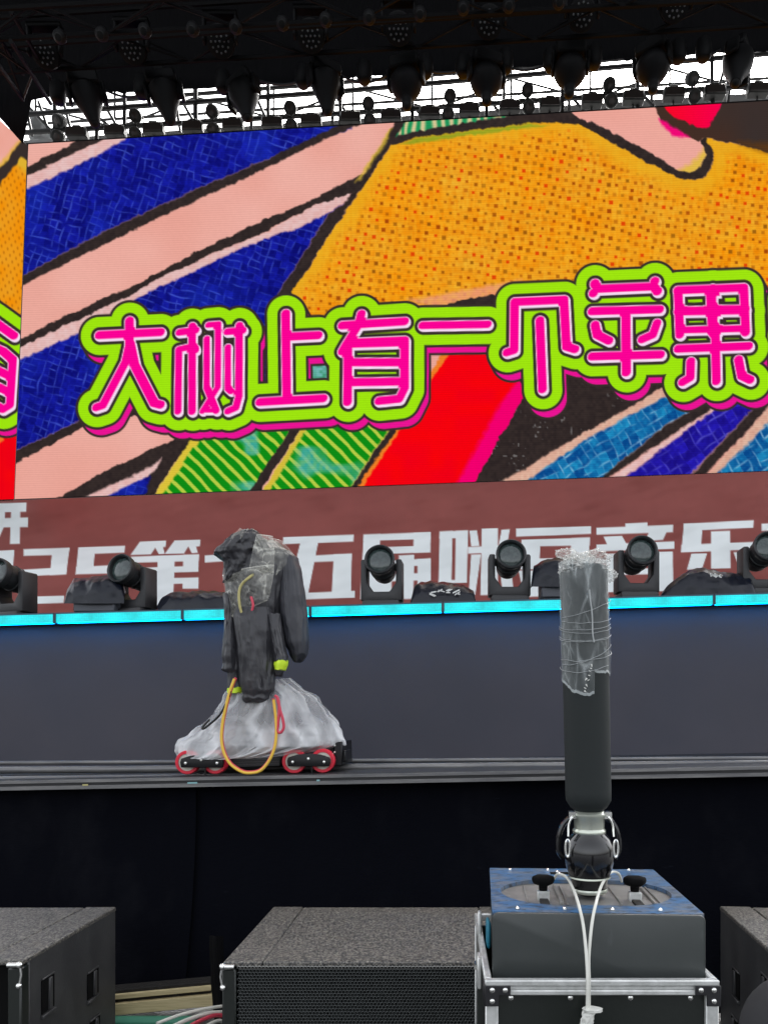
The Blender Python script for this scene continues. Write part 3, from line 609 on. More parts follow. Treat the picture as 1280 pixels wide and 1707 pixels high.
# ---------------------------------------------------------------- LED screens
led = thing('led_screen', 'large LED wall showing comic-style art and pink and green lettering', 'screen', tuple(at(640, 820, 9.0, K)))
picture_mesh('display', [(48, 240.5), (1420, 160), (1420, 779.5), (25, 832)], 960, 430, plane_pos(9.0, K), screen_art, vcol_mat('led_picture', EM, .6, 11.5), led)
def quad(x0, y0, x1, y1, x2, y2, x3, y3, Y0, k=K): return [at(x0, y0, Y0, k), at(x1, y1, Y0, k), at(x2, y2, Y0, k), at(x3, y3, Y0, k)]
obj('cabinet', B().slab(quad(38, 239, 1422, 157.5, 1422, 781, 14, 834, 9.012), .14), M['black'], led, smooth=0)
# side wing standing at an angle, coming forward at the left
wing = thing('led_screen', 'narrow slice of the angled side LED wall at the left edge', 'screen', tuple(at(20, 830, 8.7)))
def wing_pos(Xp, Yp):
    u0 = (44 - X0) / F; Xa, Ya = u0 * 8.93, 8.93; dX, dY = -.211, -1.0
    u = (Xp - X0) / F; t = (Xa - u * Ya) / (u * dY - dX)
    D = Ya + dY * t
    return np.stack([u * D, D, ZC + (HY - Yp) / F * D], 1)
picture_mesh('display', [(-90, 116), (46, 243), (24, 832), (-90, 836)], 130, 400, wing_pos, side_art, vcol_mat('led_picture_side', EM, .6, 34), wing)
wp = lambda x, y: Vector(wing_pos(np.array([float(x)]), np.array([float(y)]))[0])
b = B(); q = [wp(-92, 113), wp(46.5, 241), wp(24.5, 834), wp(-92, 838)]; d = Vector((-.10, .02, 0)); e = Vector((-.012, .003, 0))
b.add([p + e for p in q] + [p + d for p in q], [(0, 1, 2, 3), (7, 6, 5, 4), (0, 4, 5, 1), (1, 5, 6, 2), (2, 6, 7, 3), (3, 7, 4, 0)])
obj('cabinet', b, M['black'], wing, smooth=0)

# ---------------------------------------------------------------- printed banner under the screen
ban = thing('banner', 'maroon cloth banner with large white block lettering below the LED wall', 'banner', tuple(at(640, 1000, 8.85, K)))
def wrink(X, Y):
    P = np.stack([X * .6 + Y * 1.3 + 900, Y * .8 - X * .25 + 900], 1)
    return (vnoise(P, 60, 41) - .5) * .03 + (vnoise(np.stack([X + 500, Y + 500], 1), 40, 42) - .5) * .04 + (vnoise(P, 15, 43) - .5) * .006
picture_mesh('cloth', [(-120, 839.5), (1420, 780.5), (1420, 1040), (-120, 1060)], 1000, 170, plane_pos(8.84, K, wrink), banner_art, vcol_mat('printed_cloth', None, .7), ban)
obj('backing', B().slab(quad(-122, 842, 1422, 783, 1422, 1042, -122, 1062, 8.93), .03), M['black'], ban, smooth=0)

# ---------------------------------------------------------------- roof: canopy, black border and its trusses
def edge_y(x): return 168 - .066 * x
rng = random.Random(3)
def border(s, t):
    x = 52 + 1500 * s
    yb = edge_y(x) + 3 * nz(x * .03, 2.0) + 2 * nz(x * .09, 5.0) + (6 if math.sin(x * .0475 + 2.2) > .93 else 0)
    y = -420 + (yb + 420) * t
    p = at(x, y, 8.25, K); p.y += .06 * nz(x * .01, t * 3) * t; return p
bd = tag(obj('roof_border', B().grid(border, 260, 10), M['drape']), 'long black cloth border hanging under the stage roof', 'roof border')
def wingdrape(s, t):
    yl = 60 + 460 * s
    x0 = -420 + s * 0
    pts = [(-420, -240), (-60, 134), (0, 196), (39, 240), (53, 169), (66, 150), (90, 120)]
    k_ = s * (len(pts) - 1); i = min(int(k_), len(pts) - 2); f_ = k_ - i
    x = pts[i][0] + (pts[i + 1][0] - pts[i][0]) * f_; yb = pts[i][1] + (pts[i + 1][1] - pts[i][1]) * f_
    return at(x, -420 + (yb + 420) * t, 8.30, K)
tag(obj('roof_border', B().grid(wingdrape, 61, 6), M['drape']), 'black cloth border cut to a point above the angled side screen', 'roof border')
canopy = B().slab([(-16, 3.4, 13.2), (16, 3.4, 13.2), (16, 3.4, 13.35), (-16, 3.4, 13.35)], 6.0)
tag(obj('stage_roof', canopy, M['drape'], smooth=0), 'black stage roof canopy overhead', 'roof')

def truss(name, label, A, Bp, size, m, group=None, step=.6, r=.022):
    A = Vector(A); Bp = Vector(Bp); t = thing(name, label, 'truss', tuple((A + Bp) / 2), group)
    ax = (Bp - A).normalized(); up = Vector((0, 0, 1)); sd_ = ax.cross(up).normalized()
    cs = [(sd_ * i + up * j) * size / 2 for i, j in ((-1, -1), (1, -1), (1, 1), (-1, 1))]
    for c in cs: obj('chord', B().tube([A + c, Bp + c], r, 6), m, t)
    n = max(2, int((Bp - A).length / step)); k = 0
    for i in range(n):
        p = A + (Bp - A) * (i / n); q = A + (Bp - A) * ((i + 1) / n)
        for a_, b_ in ((0, 1), (0, 3)):
            c0, c1 = (cs[a_], cs[b_]) if i % 2 == 0 else (cs[b_], cs[a_])
            obj('brace', B().tube([p + c0, q + c1], r * .55, 5), m, t)
    return t
def zt(y, Y): return ZC + (HY - y) / F * Y
truss('roof_truss', 'dark box truss under the roof carrying the LED-faced wash lights', at(-250, 92, 7.6, K), at(1500, -20, 7.6, K), .3, M['truss_dark'], 'trusses under the stage roof')
truss('roof_truss', 'dark box truss along the top of the picture with small round lamps', at(-250, 28, 6.9, K), at(1500, -70, 6.9, K), .3, M['truss_dark'], 'trusses under the stage roof')
truss('roof_truss', 'dark sloping truss in the upper left corner running from front to back', at(-8, 40, 7.0, 0), at(62, 148, 8.1, 0), .28, M['truss_dark'], 'trusses under the stage roof', .4)

# ---- moving heads hanging along the rear roof edge
def curve3(pts, n=6):
    P = [Vector(p) for p in pts]; out = []
    for i in range(len(P) - 1):
        p0, p1, p2, p3 = P[max(i - 1, 0)], P[i], P[i + 1], P[min(i + 2, len(P) - 1)]
        for k_ in range(n):
            t = k_ / n
            out.append(.5 * ((2 * p1) + (p2 - p0) * t + (2 * p0 - 5 * p1 + 4 * p2 - p3) * t * t + (3 * p1 - p0 - 3 * p2 + p3) * t ** 3))
    return out + [P[-1]]
def hanging_head(cone=False):
    t = thing('hanging_moving_head', 'x', 'stage light', (0, 0, 0), 'moving heads hanging along the rear edge of the roof')
    obj('base', B().box((0, 0, .44), (.32, .22, .13)), M['roof_fixture'], t, False, .02)
    obj('clamp', B().box((0, 0, .54), (.10, .10, .07)), M['roof_fixture'], t, False, .01)
    for s in (-1, 1): obj('yoke_arm', B().box((s * .185, 0, .32), (.04, .13, .20)), M['roof_fixture'], t, False, .015)
    prof = [(.02, .37), (.10, .36), (.145, .33), (.172, .28), (.178, .24), (.168, .20), (.14, .155), (.10, .115), (.068, .085), (.056, .06), (.056, .02), (.05, .0)]
    if cone: prof = [(.02, .42), (.12, .40), (.165, .35), (.16, .28), (.128, .20), (.092, .12), (.072, .06), (.062, .02), (.055, .0)]
    h = obj('head', B().lathe(prof, 24), M['roof_fixture'], t, False)
    if cone: obj('fan_box', B().box((.13, 0, .30), (.10, .12, .09)), M['roof_fixture'], h, False, .02)
    obj('safety_wire', B().tube(curve3([(-.12, .06, .50), (-.19, .08, .42), (-.10, .09, .36), (.02, .08, .44), (.12, .06, .52)]), .007, 5), M['roof_fixture'], t, False)
    obj('lens', B().ball((0, 0, .022), .056, 14), M['roof_lens'], h, False)
    return t
hh = hanging_head(); hc = hanging_head(True); used = set()
for i, (x, y, ty, rz, kind) in enumerate([(159, 207, -.26, .3, hc), (285, 204, -.20, .1, hc), (413, 197, -.24, -.5, hc), (546, 188, -.10, .6, hc), (678, 178, -.03, -.25, hh), (811, 170, 0, .3, hh), (948, 158, .04, -.1, hh), (1088, 150, -.03, -.6, hh), (1225, 139, .34, .9, hc)]):
    p = at(x, y, 8.0, K); lab = 'black moving-head light hanging at the rear roof edge, %s from the left' % ORD[i]
    r_ = (.05 * math.sin(i * 2.3), ty, rz)
    if kind not in used: used.add(kind); kind.location = p; kind.rotation_euler = r_; kind['label'] = lab
    else: dup(kind, p, r_, lab)
for i, (xa, xb, dr) in enumerate(((176, 262, 14), (430, 520, 10), (566, 655, 16), (700, 790, 8), (832, 925, 13), (1110, 1200, 15))):
    pts = [at(xa + (xb - xa) * q / 5, edge_y(xa + (xb - xa) * q / 5) - 6 + dr * math.sin(math.pi * q / 5), 8.12, K) for q in range(6)]
    tag(obj('hanging_cable', B().tube(curve3(pts), .012, 6), M['black']), 'thin black cable drooping under the rear roof edge, %s from the left' % ORD[i], 'cable', 'cables drooping under the rear roof edge')
# ---- small cans between them
can = thing('roof_can', 'x', 'stage light', (0, 0, 0), 'small cans along the rear edge of the roof')
obj('can_body', B().lathe([(.02, .22), (.07, .20), (.085, .15), (.085, .04), (.065, .0)], 18), M['roof_fixture'], can, False)
obj('can_lens', B().lathe([(.062, -.002), (.055, -.010), (.02, -.016)], 18), M['roof_lens'], can, False)
for i, x in enumerate([97, 237, 372, 505, 607, 709, 772, 842, 918, 990, 1130, 1172]):
    p = at(x, edge_y(x) + (8 if i not in (5, 7) else 5), 8.1, K); lab = 'small round black can at the rear roof edge, %s from the left' % ORD[i]
    if i == 0: can.location = p; can['label'] = lab
    else: dup(can, p, None, lab)
# ---- wash lights with LED faces
wl = thing('wash_light', 'x', 'stage light', (0, 0, 0), 'LED wash lights under the roof')
tilt = Matrix.Rotation(math.radians(-46), 4, 'X')
hd = obj('wash_head', B().lathe([(.03, .20), (.10, .18), (.14, .08), (.14, .0), (.125, -.01)], 20, tilt), M['roof_fixture'], wl, False)
b = B()
for ring_, n_ in ((.0, 1), (.045, 6), (.09, 12)):
    for k_ in range(n_):
        q = 2 * math.pi * k_ / n_; b.lathe([(.011, -.012), (.008, -.017)], 6, tilt @ Matrix.Translation((ring_ * math.cos(q), ring_ * math.sin(q), 0)))
d_ = obj('led_array', b, M['led_dot'], hd, False); d_['kind'] = 'stuff'
b = B().box((0, 0, .27), (.36, .10, .05)).box((-.165, 0, .12), (.03, .08, .28)).box((.165, 0, .12), (.03, .08, .28)); obj('yoke', b, M['roof_fixture'], wl, False, .01)
for i, (x, y) in enumerate([(75, 88), (220, 80), (367, 69), (518, 60), (664, 48), (815, 37), (970, 24), (1125, 9)]):
    p = at(x, y, 7.55, K); lab = 'black wash light with dotted LED face under the roof, %s from the left' % ORD[i]
    if i == 0: wl.location = p; wl['label'] = lab
    else: dup(wl, p, None, lab)
# ---- small round lamps of the front row
rl = thing('roof_lamp', 'x', 'stage light', (0, 0, 0), 'small round lamps along the front roof truss')
t2 = Matrix.Rotation(math.radians(-40), 4, 'X')
obj('lamp_body', B().lathe([(.02, .10), (.045, .095), (.06, .06), (.058, .02), (.04, .0)], 18, t2), M['roof_fixture'], rl, False)
obj('lamp_lens', B().lathe([(.038, -.002), (.032, -.010), (.012, -.014)], 16, t2), M['roof_lens'], rl, False)
for i, (x, y) in enumerate([(98, 62), (168, 58), (240, 52), (320, 50), (392, 46), (470, 40), (542, 34), (615, 30), (700, 24), (772, 14), (848, 10), (932, 4)]):
    p = at(x, y, 6.85, K); lab = 'small round lamp high under the dark roof, %s from the left' % ORD[i]
    if i == 0: rl.location = p; rl['label'] = lab
    else: dup(rl, p, None, lab)

# ---------------------------------------------------------------- gantry behind and above the screen
G = 9.35
gan = thing('lighting_gantry', 'open tube gantry with lights standing on top of the LED wall', 'gantry', tuple(at(640, 200, G, K)))
def tub(name, pts, r=.028, Y0=G): obj(name, B().tube([at(x, y, Y0, K) for x, y in pts], r, 7), M['scaf'], gan)
tub('chord', [(34, 221.5), (640, 185), (1480, 128)], .03); tub('chord', [(44, 191), (560, 153), (1480, 72)], .03); tub('chord', [(100, 175), (640, 132), (1480, 60)], .026, G + .5)
for x in (36, 92, 162, 208, 327, 447, 567, 687, 811, 937, 1062, 1186, 1310):
    tub('post', [(x, 110 if x < 700 else 60), (x, 242 - .0585 * (x - 40))], .026)
for x in (420, 555, 949, 840, 1086, 1213):
    tub('post', [(x + 2, 110 if x < 700 else 60), (x - 1, 240 - .0585 * (x - 40))], .024, G + .3)
for a, c in (((44, 178), (54, 226)), ((65, 170), (83, 222)), ((107, 172), (120, 222)), ((50, 180), (100, 232)), ((175, 175), (204, 226)), ((163, 194), (186, 213)), ((295, 180), (301, 222)), ((307, 174), (328, 212)), ((430, 168), (450, 212)), ((560, 160), (588, 206)), ((690, 178), (712, 206)), ((818, 170), (840, 197)), ((950, 158), (973, 186)), ((1070, 158), (1090, 178)), ((1208, 108), (1196, 152)), ((1222, 112), (1212, 172)), ((1318, 100), (1302, 160))):
    tub('brace', [a, c], .02, G + .12)
for i, x in enumerate(range(60, 1400, 132)):
    yb = 238 - .0585 * (x - 40); tub('post', [(x, yb - 86), (x, yb)], .017, G + .75)
    tub('brace', [(x, yb - 14), (x + 132, yb - 66)] if i % 2 else [(x, yb - 60), (x + 132, yb - 24)], .014, G + .75)
tub('chord', [(40, 208), (1480, 118)], .018, G + .75)
tag(obj('rear_tarp', B().slab(quad(40, 234, 1440, 143, 1440, 165, 40, 246, 9.75), .05), M['tarp'], smooth=0), 'pale grey strip of roofing showing along the top of the LED wall', 'roofing strip')
def tarpf(s, t):
    xl = 48 + 2 * t; xr = 53 + 42 * t ** .8
    x = xl + (xr - xl) * s; y = 180 + 55 * t
    p = at(x, y, 9.8, K); p.y += .08 * nz(x * .1, y * .06); return p
tag(obj('hanging_tarp', B().grid(tarpf, 14, 18), M['tarp']), 'grey tarpaulin hanging in the scaffolding at upper left', 'tarpaulin')
# round spotlights on stands
def spot(up, group):
    par = thing('round_spotlight', 'x', 'stage light', (0, 0, 0), group)
    tl = Matrix.Rotation(math.radians(-52), 4, 'X')
    obj('can_body', B().lathe([(.03, .09), (.065, .085), (.078, .03), (.078, -.03), (.07, -.04)], 18, tl), M['gantry_fixture'], par, False)
    obj('can_lens', B().lathe([(.068, -.035), (.03, -.042)], 16, tl), M['lens_dim'], par, False)
    s = 1 if up else -1
    obj('yoke', B().tube([(-.092, 0, s * .01), (-.098, 0, -s * .10), (0, 0, -s * .108), (.098, 0, -s * .10), (.092, 0, s * .01)], .006, 6), M['gantry_fixture'], par, False)
    obj('stem', B().tube([(0, 0, -s * .105), (0, 0, -s * .225)], .010, 6), M['gantry_fixture'], par, False)
    return par
par = spot(True, 'round spotlights standing on the gantry')
for i, (x, y) in enumerate([(98, 202), (226, 193), (354, 186), (484, 180), (614, 173), (750, 160), (879, 150), (1015, 141), (1154, 131)]):
    p = at(x, y, G - .08, K); lab = 'round spotlight raised on a stand above the gantry tube, %s from the left' % ORD[i]
    r_ = (0, 0, (-.5, .2, -.1, 0, .15, 0, -.1, .1, .4)[i])
    if i == 0: par.location = p; par.rotation_euler = r_; par['label'] = lab
    else: dup(par, p, r_, lab)
low = spot(False, 'round spotlights hanging below the gantry tube')
for i, (x, y) in enumerate([(97, 228), (226, 223), (356, 216), (486, 210), (616, 201), (747, 191), (881, 179), (1018, 168), (1157, 161)]):
    p = at(x, y, G - .09, K); lab = 'round spotlight hung low between box floodlights, %s from the left' % ORD[i]
    r_ = (0, 0, .2 * math.sin(i * 2.1))
    if i == 0: low.location = p; low.rotation_euler = r_; low['label'] = lab
    else: dup(low, p, r_, lab)
fl_ = thing('box_floodlight', 'x', 'stage light', (0, 0, 0), 'box floodlights along the gantry tube')
obj('housing', B().box((0, 0, 0), (.26, .12, .125)).box((0, 0, .075), (.11, .10, .035)), M['gantry_fixture'], fl_, False, .012)
obj('face', B().box((0, -.064, 0), (.23, .008, .10)), M['lens_dim'], fl_, False, .003)
obj('clamp', B().tube([(0, .02, -.06), (0, .02, -.115)], .012, 6).tube([(0, .05, .05), (0, .10, .10)], .012, 6), M['gantry_fixture'], fl_, False)
for i, (x, y) in enumerate([(130, 224), (193, 221), (257, 217), (322, 214), (389, 210), (454, 207), (519, 203), (584, 199), (652, 195), (716, 190), (782, 185), (849, 180), (916, 175), (986, 169), (1055, 163.5), (1122, 158), (1190, 154), (1262, 151)]):
    p = at(x, y, G - .05, K); lab = 'small box floodlight on the gantry, %s from the left' % ORD[i]
    if i == 0: fl_.location = p; fl_['label'] = lab
    else: dup(fl_, p, None, lab)

# ================================================================= ON THE STEP
# ---- LED strips
xs = [-130, 91, 304, 517, 738, 965, 1190, 1420]
SL = ['at the left edge of the picture', 'under the second moving head and printed 5', 'behind the black raincoat', 'under the moving head on the fifth character',
      'just left of the film-wrapped tube', 'just right of the film-wrapped tube', 'at the right edge of the picture']
for i in range(7):
    x0, x1 = xs[i] + 1.5, xs[i + 1] - 1.5; yl = lambda x: 1026.5 - .0283 * x
    t = thing('led_strip', 'glowing cyan LED strip segment ' + SL[i], 'light strip', tuple(at((x0 + x1) / 2, yl((x0 + x1) / 2), 5.87, K)), 'cyan LED strips along the step edge')
    obj('housing', B().slab(quad(x0, yl(x0) - 2.5, x1, yl(x1) - 2.5, x1, yl(x1) + 16.5, x0, yl(x0) + 16.5, 5.935), .07), M['strip_body'], t, smooth=0)
    for xx in (x0 - 1.2, x1 - .8): obj('end_cap', B().slab(quad(xx, yl(xx) - 1, xx + 2, yl(xx) - 1, xx + 2, yl(xx) + 15, xx, yl(xx) + 15, 5.862), .075), M['strip_body'], t, smooth=0)
    obj('spill_emitter', B().slab(quad(x0 + 1, yl(x0) + 14.2, x1 - 1, yl(x1) + 14.2, x1 - 1, yl(x1) + 15, x0 + 1, yl(x0) + 15, 5.895), .035), M['under_glow'], t, smooth=0)  # unseen glow slab added to throw blue spill down the riser
    obj('diffuser', B().slab(quad(x0 + 1, yl(x0), x1 - 1, yl(x1), x1 - 1, yl(x1) + 14, x0 + 1, yl(x0) + 14, 5.87), .066), M['cyan'], t, smooth=0)
# ---- moving heads
mh = thing('moving_head', 'x', 'stage light', (0, 0, 0), 'moving heads standing on the step')
obj('base', B().box((0, .02, .045), (.32, .28, .09)), M['fixture'], mh, False, .02, seg=2)
U = [(-.176, .09), (.176, .09), (.176, .425), (.168, .44), (.130, .44), (.124, .43), (.124, .24), (.07, .165), (-.07, .165), (-.124, .24), (-.124, .43), (-.130, .44), (-.168, .44), (-.176, .425)]
obj('yoke', B().prism(U, -.075, .085), M['fixture'], mh, False, .008, seg=2)
for pitch in (11,):
    T = Matrix.Translation((0, 0, .385)) @ Matrix.Rotation(math.radians(90 - pitch), 4, 'X')
    h = obj('head', B().lathe([(.05, -.17), (.085, -.165), (.10, -.12), (.104, -.02), (.108, .06), (.108, .11), (.122, .125), (.127, .16), (.127, .185), (.118, .19), (.108, .18), (.104, .13)], 36, T, True), M['fixture'], mh, False, smooth=35)
    obj('lens', B().lathe([(.104, .150), (.09, .158), (.06, .166), (.03, .17), (.001, .171)], 32, T), M['lens'], h, False)
    obj('fin', B().lathe([(.109, .02), (.115, .024), (.115, .034), (.109, .038)], 32, T, False).lathe([(.108, -.03), (.112, -.026), (.112, -.014), (.108, -.01)], 32, T, False), M['fixture'], h, False)
b = B()
for s in (-1, 1): b.lathe([(.03, -.012), (.034, 0), (.03, .012)], 16, Matrix.Translation((s * .118, 0, .385)) @ Matrix.Rotation(math.pi / 2, 4, 'Y'))
obj('pivot', b, M['black'], mh, False)
ML = ['black moving-head spotlight cut by the left edge, lens turned left', 'black moving-head spotlight below the printed 5, lens turned left, beside a raised cover',
      'black moving-head spotlight in front of the white character right of the raincoat', 'black moving-head spotlight standing left of the film-wrapped tube',
      'black moving-head spotlight standing right of the film-wrapped tube', 'black moving-head spotlight cut by the right edge']
for i, (x, y, rz) in enumerate([(25, 1023, -.34), (224, 1017, -.30), (637.5, 1004, -.06), (848, 996, .02), (1060, 990, .04), (1268, 984, -.05)]):
    p = at(x, y, 6.35, K); p.z -= .085
    if i == 0: mh.location = p; mh.rotation_euler = (0, 0, rz); mh['label'] = ML[i]
    else: dup(mh, p, (0, 0, rz), ML[i])
# ---- cloth covers lying between them
def interp(pts, x):
    if x <= pts[0][0]: return pts[0][1]
    for (a, ya), (b_, yb) in zip(pts, pts[1:]):
        if x <= b_: return ya + (yb - ya) * (x - a) / (b_ - a)
    return pts[-1][1]
def cover(label, prof, yb, seed, box=None, Y0=6.32, dep=.17, marks=None):
    xa, xb = prof[0][0], prof[-1][0]; xm = (xa + xb) / 2
    t = thing('light_cover', label, 'cover', tuple(at(xm, yb, Y0, K)), 'rain covers lying on the step')
    n = 64; m = 26
    def f(s, q):
        x = xa + (xb - xa) * s; yt = interp(prof, x); ang = math.pi * q
        h = math.sin(ang) ** .55; e = -math.cos(ang)
        fold = ridge(x * .022 + q * 1.1 + seed, q * 1.2, seed) * 1.1 + .3 * ridge(x * .06 - q * 1.5, q * 2 + seed, 4)
        y = yb - (yb - yt) * h * (1 + .03 * nz(x * .08, q * 3, seed))
        p = at(x, y, Y0 + e * dep * (.75 + .25 * math.sin(math.pi * s)), K)
        p.y += .035 * fold * math.sin(ang); p.z += .012 * nz(x * .1 + seed, q * 6) * math.sin(ang); return p
    obj('cloth', B().grid(f, n, m), M['cover'], t, smooth=70)
    if box:
        x0, x1, y0, y1 = box; b = B().slab(quad(x0, y0, x1, y0 - .4, x1, y1 - .4, x0, y1, Y0 - .13), .22); obj('unit', b, M['cover_grey'], t, bevel=.01)
    if marks:
        for k_, (x, y) in enumerate(marks):
            b = B(); r2 = random.Random(k_ + seed * 10)
            for _ in range(3):
                w_, h_ = r2.uniform(3, 6), r2.uniform(1.4, 2.6); xx, yy = x + r2.uniform(-2, 2), y + r2.uniform(-3, 3); sl_ = r2.uniform(-3, 3)
                b.slab(quad(xx - w_, yy + sl_, xx + w_, yy - sl_, xx + w_, yy - sl_ + h_, xx - w_, yy + sl_ + h_, Y0 - dep - .012), .006)
            obj('printed_mark', b, M['white_mark'], t, smooth=0)
cover('navy rain cover pulled up over a grey unit, left of the second moving head', [(107, 1004), (111, 985), (122, 964), (150, 960), (186, 957), (200, 956), (207, 985)], 1006, 1.3, (122, 192, 994, 1020))
cover('low navy rain cover lying flat left of the raincoat', [(262, 1012), (271, 996), (284, 987), (330, 984), (378, 986), (386, 1010)], 1018, 4.1)
cover('navy rain cover bundle with small white printed marks right of the third moving head', [(684, 1000), (690, 975), (700, 969), (740, 970), (770, 974), (790, 983), (793, 1000)], 1008, 7.7, marks=[(722, 988), (734, 983), (748, 984), (762, 986)])
cover('navy rain cover draped over a unit, half behind the film-wrapped tube', [(884, 985), (889, 944), (900, 936), (925, 929), (938, 927), (960, 930), (985, 950), (1000, 985)], 978, 2.6, (902, 950, 968, 996))
cover('wide navy rain cover heap with a white mark left of the right-edge moving head', [(1102, 990), (1110, 978), (1130, 962), (1150, 949), (1172, 945), (1200, 951), (1230, 956), (1252, 963), (1260, 985)], 996, 9.2, marks=[(1188, 957), (1196, 960)])
# ================================================================= CAMERA ROBOT ON ITS DOLLY
D = crop(270, 870, 3.765)
RY = 4.76
def dc(x, y, Y=RY): a, c = D(x, y); return at(a, c, Y)
FOLD = []
def loft(levels, Y0, nu=56, nv=44, amp=.06, seed=0., fx=2.2, fy=.012, cap=True, yoff=0, cr=0, cs=(6, 6, 4)):
    """levels: (crop y, left, right, half depth in m) ; returns the closed folded surface"""
    FOLD.clear(); lv = sorted(levels); b = B(); ys = [l[0] for l in lv]
    def smooth(v, col):
        for i in range(len(lv) - 1):
            if v <= ys[i + 1]:
                f_ = (v - ys[i]) / (ys[i + 1] - ys[i]); f_ = f_ * f_ * (3 - 2 * f_) * .5 + f_ * .5
                return lv[i][col] * (1 - f_) + lv[i + 1][col] * f_
        return lv[-1][col]
    def f(s, t):
        y = ys[0] + (ys[-1] - ys[0]) * t; xl, xr, dh = smooth(y, 1), smooth(y, 2), smooth(y, 3)
        a = 2 * math.pi * s; c, sn = math.cos(a), math.sin(a)
        tw_ = .6 * nz(y * .006, seed, 2.0)
        wr = 1 + amp * (ridge(c * fx + seed + tw_, sn * fx, y * fy) - .3) + amp * .55 * (ridge(c * fx * 2.7 + tw_, sn * fx * 2.7 + seed, y * fy * 2.2) - .3) + amp * .25 * ridge(c * fx * 6, sn * fx * 6 + seed, y * fy * 7)
        p = dc((xl + xr) / 2, y, Y0); hw = (xr - xl) / 2 / 3.765 / F * Y0
        q = Vector((p.x + hw * c * (wr * .5 + .5), p.y + yoff + dh * sn * wr, p.z + .012 * nz(c * 2, sn * 2 + seed, y * .02)))
        if cr:
            h1, f1 = crumple(q.x * cs[0] + seed, q.y * cs[1], q.z * cs[2]); h2, f2 = crumple(q.x * cs[0] * 2.3, q.y * cs[1] * 2.3 + seed, q.z * cs[2] * 2.3)
            FOLD.append(f1 * .22 + f2 * .18 + .75 * max(0, ridge(c * fx + seed + tw_, sn * fx, y * fy) - .55) * 1.6 + .5 * max(0, nz(q.x * 3, seed, q.z * 2.2)) + .28 * min(1, max(0, (t - .55) * 9)) + .25 * max(0, ridge(c * fx * 2.7, sn * fx * 2.7, t) - .7))
            k_ = cr * (h1 - .4 + .45 * (h2 - .4)); q += Vector((c * k_ * .7, sn * k_, 0))
        return q
    b.grid(f, nu, nv, wrap=True)
    if cap:
        n = len(b.v); b.f.append(tuple(range(nu))); b.f.append(tuple(range(n - nu, n)))
    return b
base = dc(610, 1560)
rob = thing('camera_robot', 'black camera dolly with red wheels standing on the stage track', 'camera dolly', tuple(base))
# chassis, beam, column
obj('chassis', B().slab([dc(130, 1440), dc(1090, 1400), dc(1090, 1528), dc(130, 1540)], .34), M['bogie'], rob, bevel=.008)
bm_ = obj('equipment_box', B().slab([dc(400, 1465, RY - .08), dc(745, 1455, RY - .08), dc(745, 1535, RY - .08), dc(400, 1545, RY - .08)], .10), M['black'], rob, bevel=.006)
for k_ in range(4): obj('rib', B().slab([dc(450, 1478 + k_ * 15, RY - .083), dc(735, 1470 + k_ * 15, RY - .083), dc(735, 1474 + k_ * 15, RY - .083), dc(450, 1482 + k_ * 15, RY - .083)], .01), M['cab_side'], bm_, smooth=0)
en = obj('end_plate', B().slab([dc(1080, 1385, RY - .1), dc(1128, 1378, RY - .1), dc(1132, 1530, RY - .1), dc(1080, 1535, RY - .1)], .5), M['bogie'], rob, bevel=.006)
obj('bumper', B().slab([dc(1134, 1436, RY - .06), dc(1152, 1434, RY - .06), dc(1152, 1506, RY - .06), dc(1134, 1508, RY - .06)], .25), M['bogie'], en, bevel=.006)
for y in (1402, 1445, 1495): obj('bolt', B().lathe([(.009, -.006), (.006, .006)], 8, Matrix.Translation(dc(1085, y, RY - .104)) @ Matrix.Rotation(math.pi / 2, 4, 'X')), M['steel'], en)
wp_ = obj('wedge_plate', B().slab([dc(760, 1452, RY - .05), dc(1080, 1382, RY - .05), dc(1080, 1500, RY - .05), dc(760, 1500, RY - .05)], .3), M['bogie'], rob, bevel=.004)
obj('column', B().tube([dc(585, 1440, RY + .15), dc(600, 1150, RY + .15), dc(600, 640, RY + .12)], [.15, .115, .08], 20), M['black'], rob)
obj('turret', B().slab([dc(400, 1290, RY + .0), dc(760, 1290, RY + .0), dc(800, 1440, RY + .0), dc(330, 1440, RY + .0)], .26), M['cover_grey'], rob, bevel=.02)
RX = Matrix.Rotation(math.pi / 2, 4, 'X')
WY = 4.61
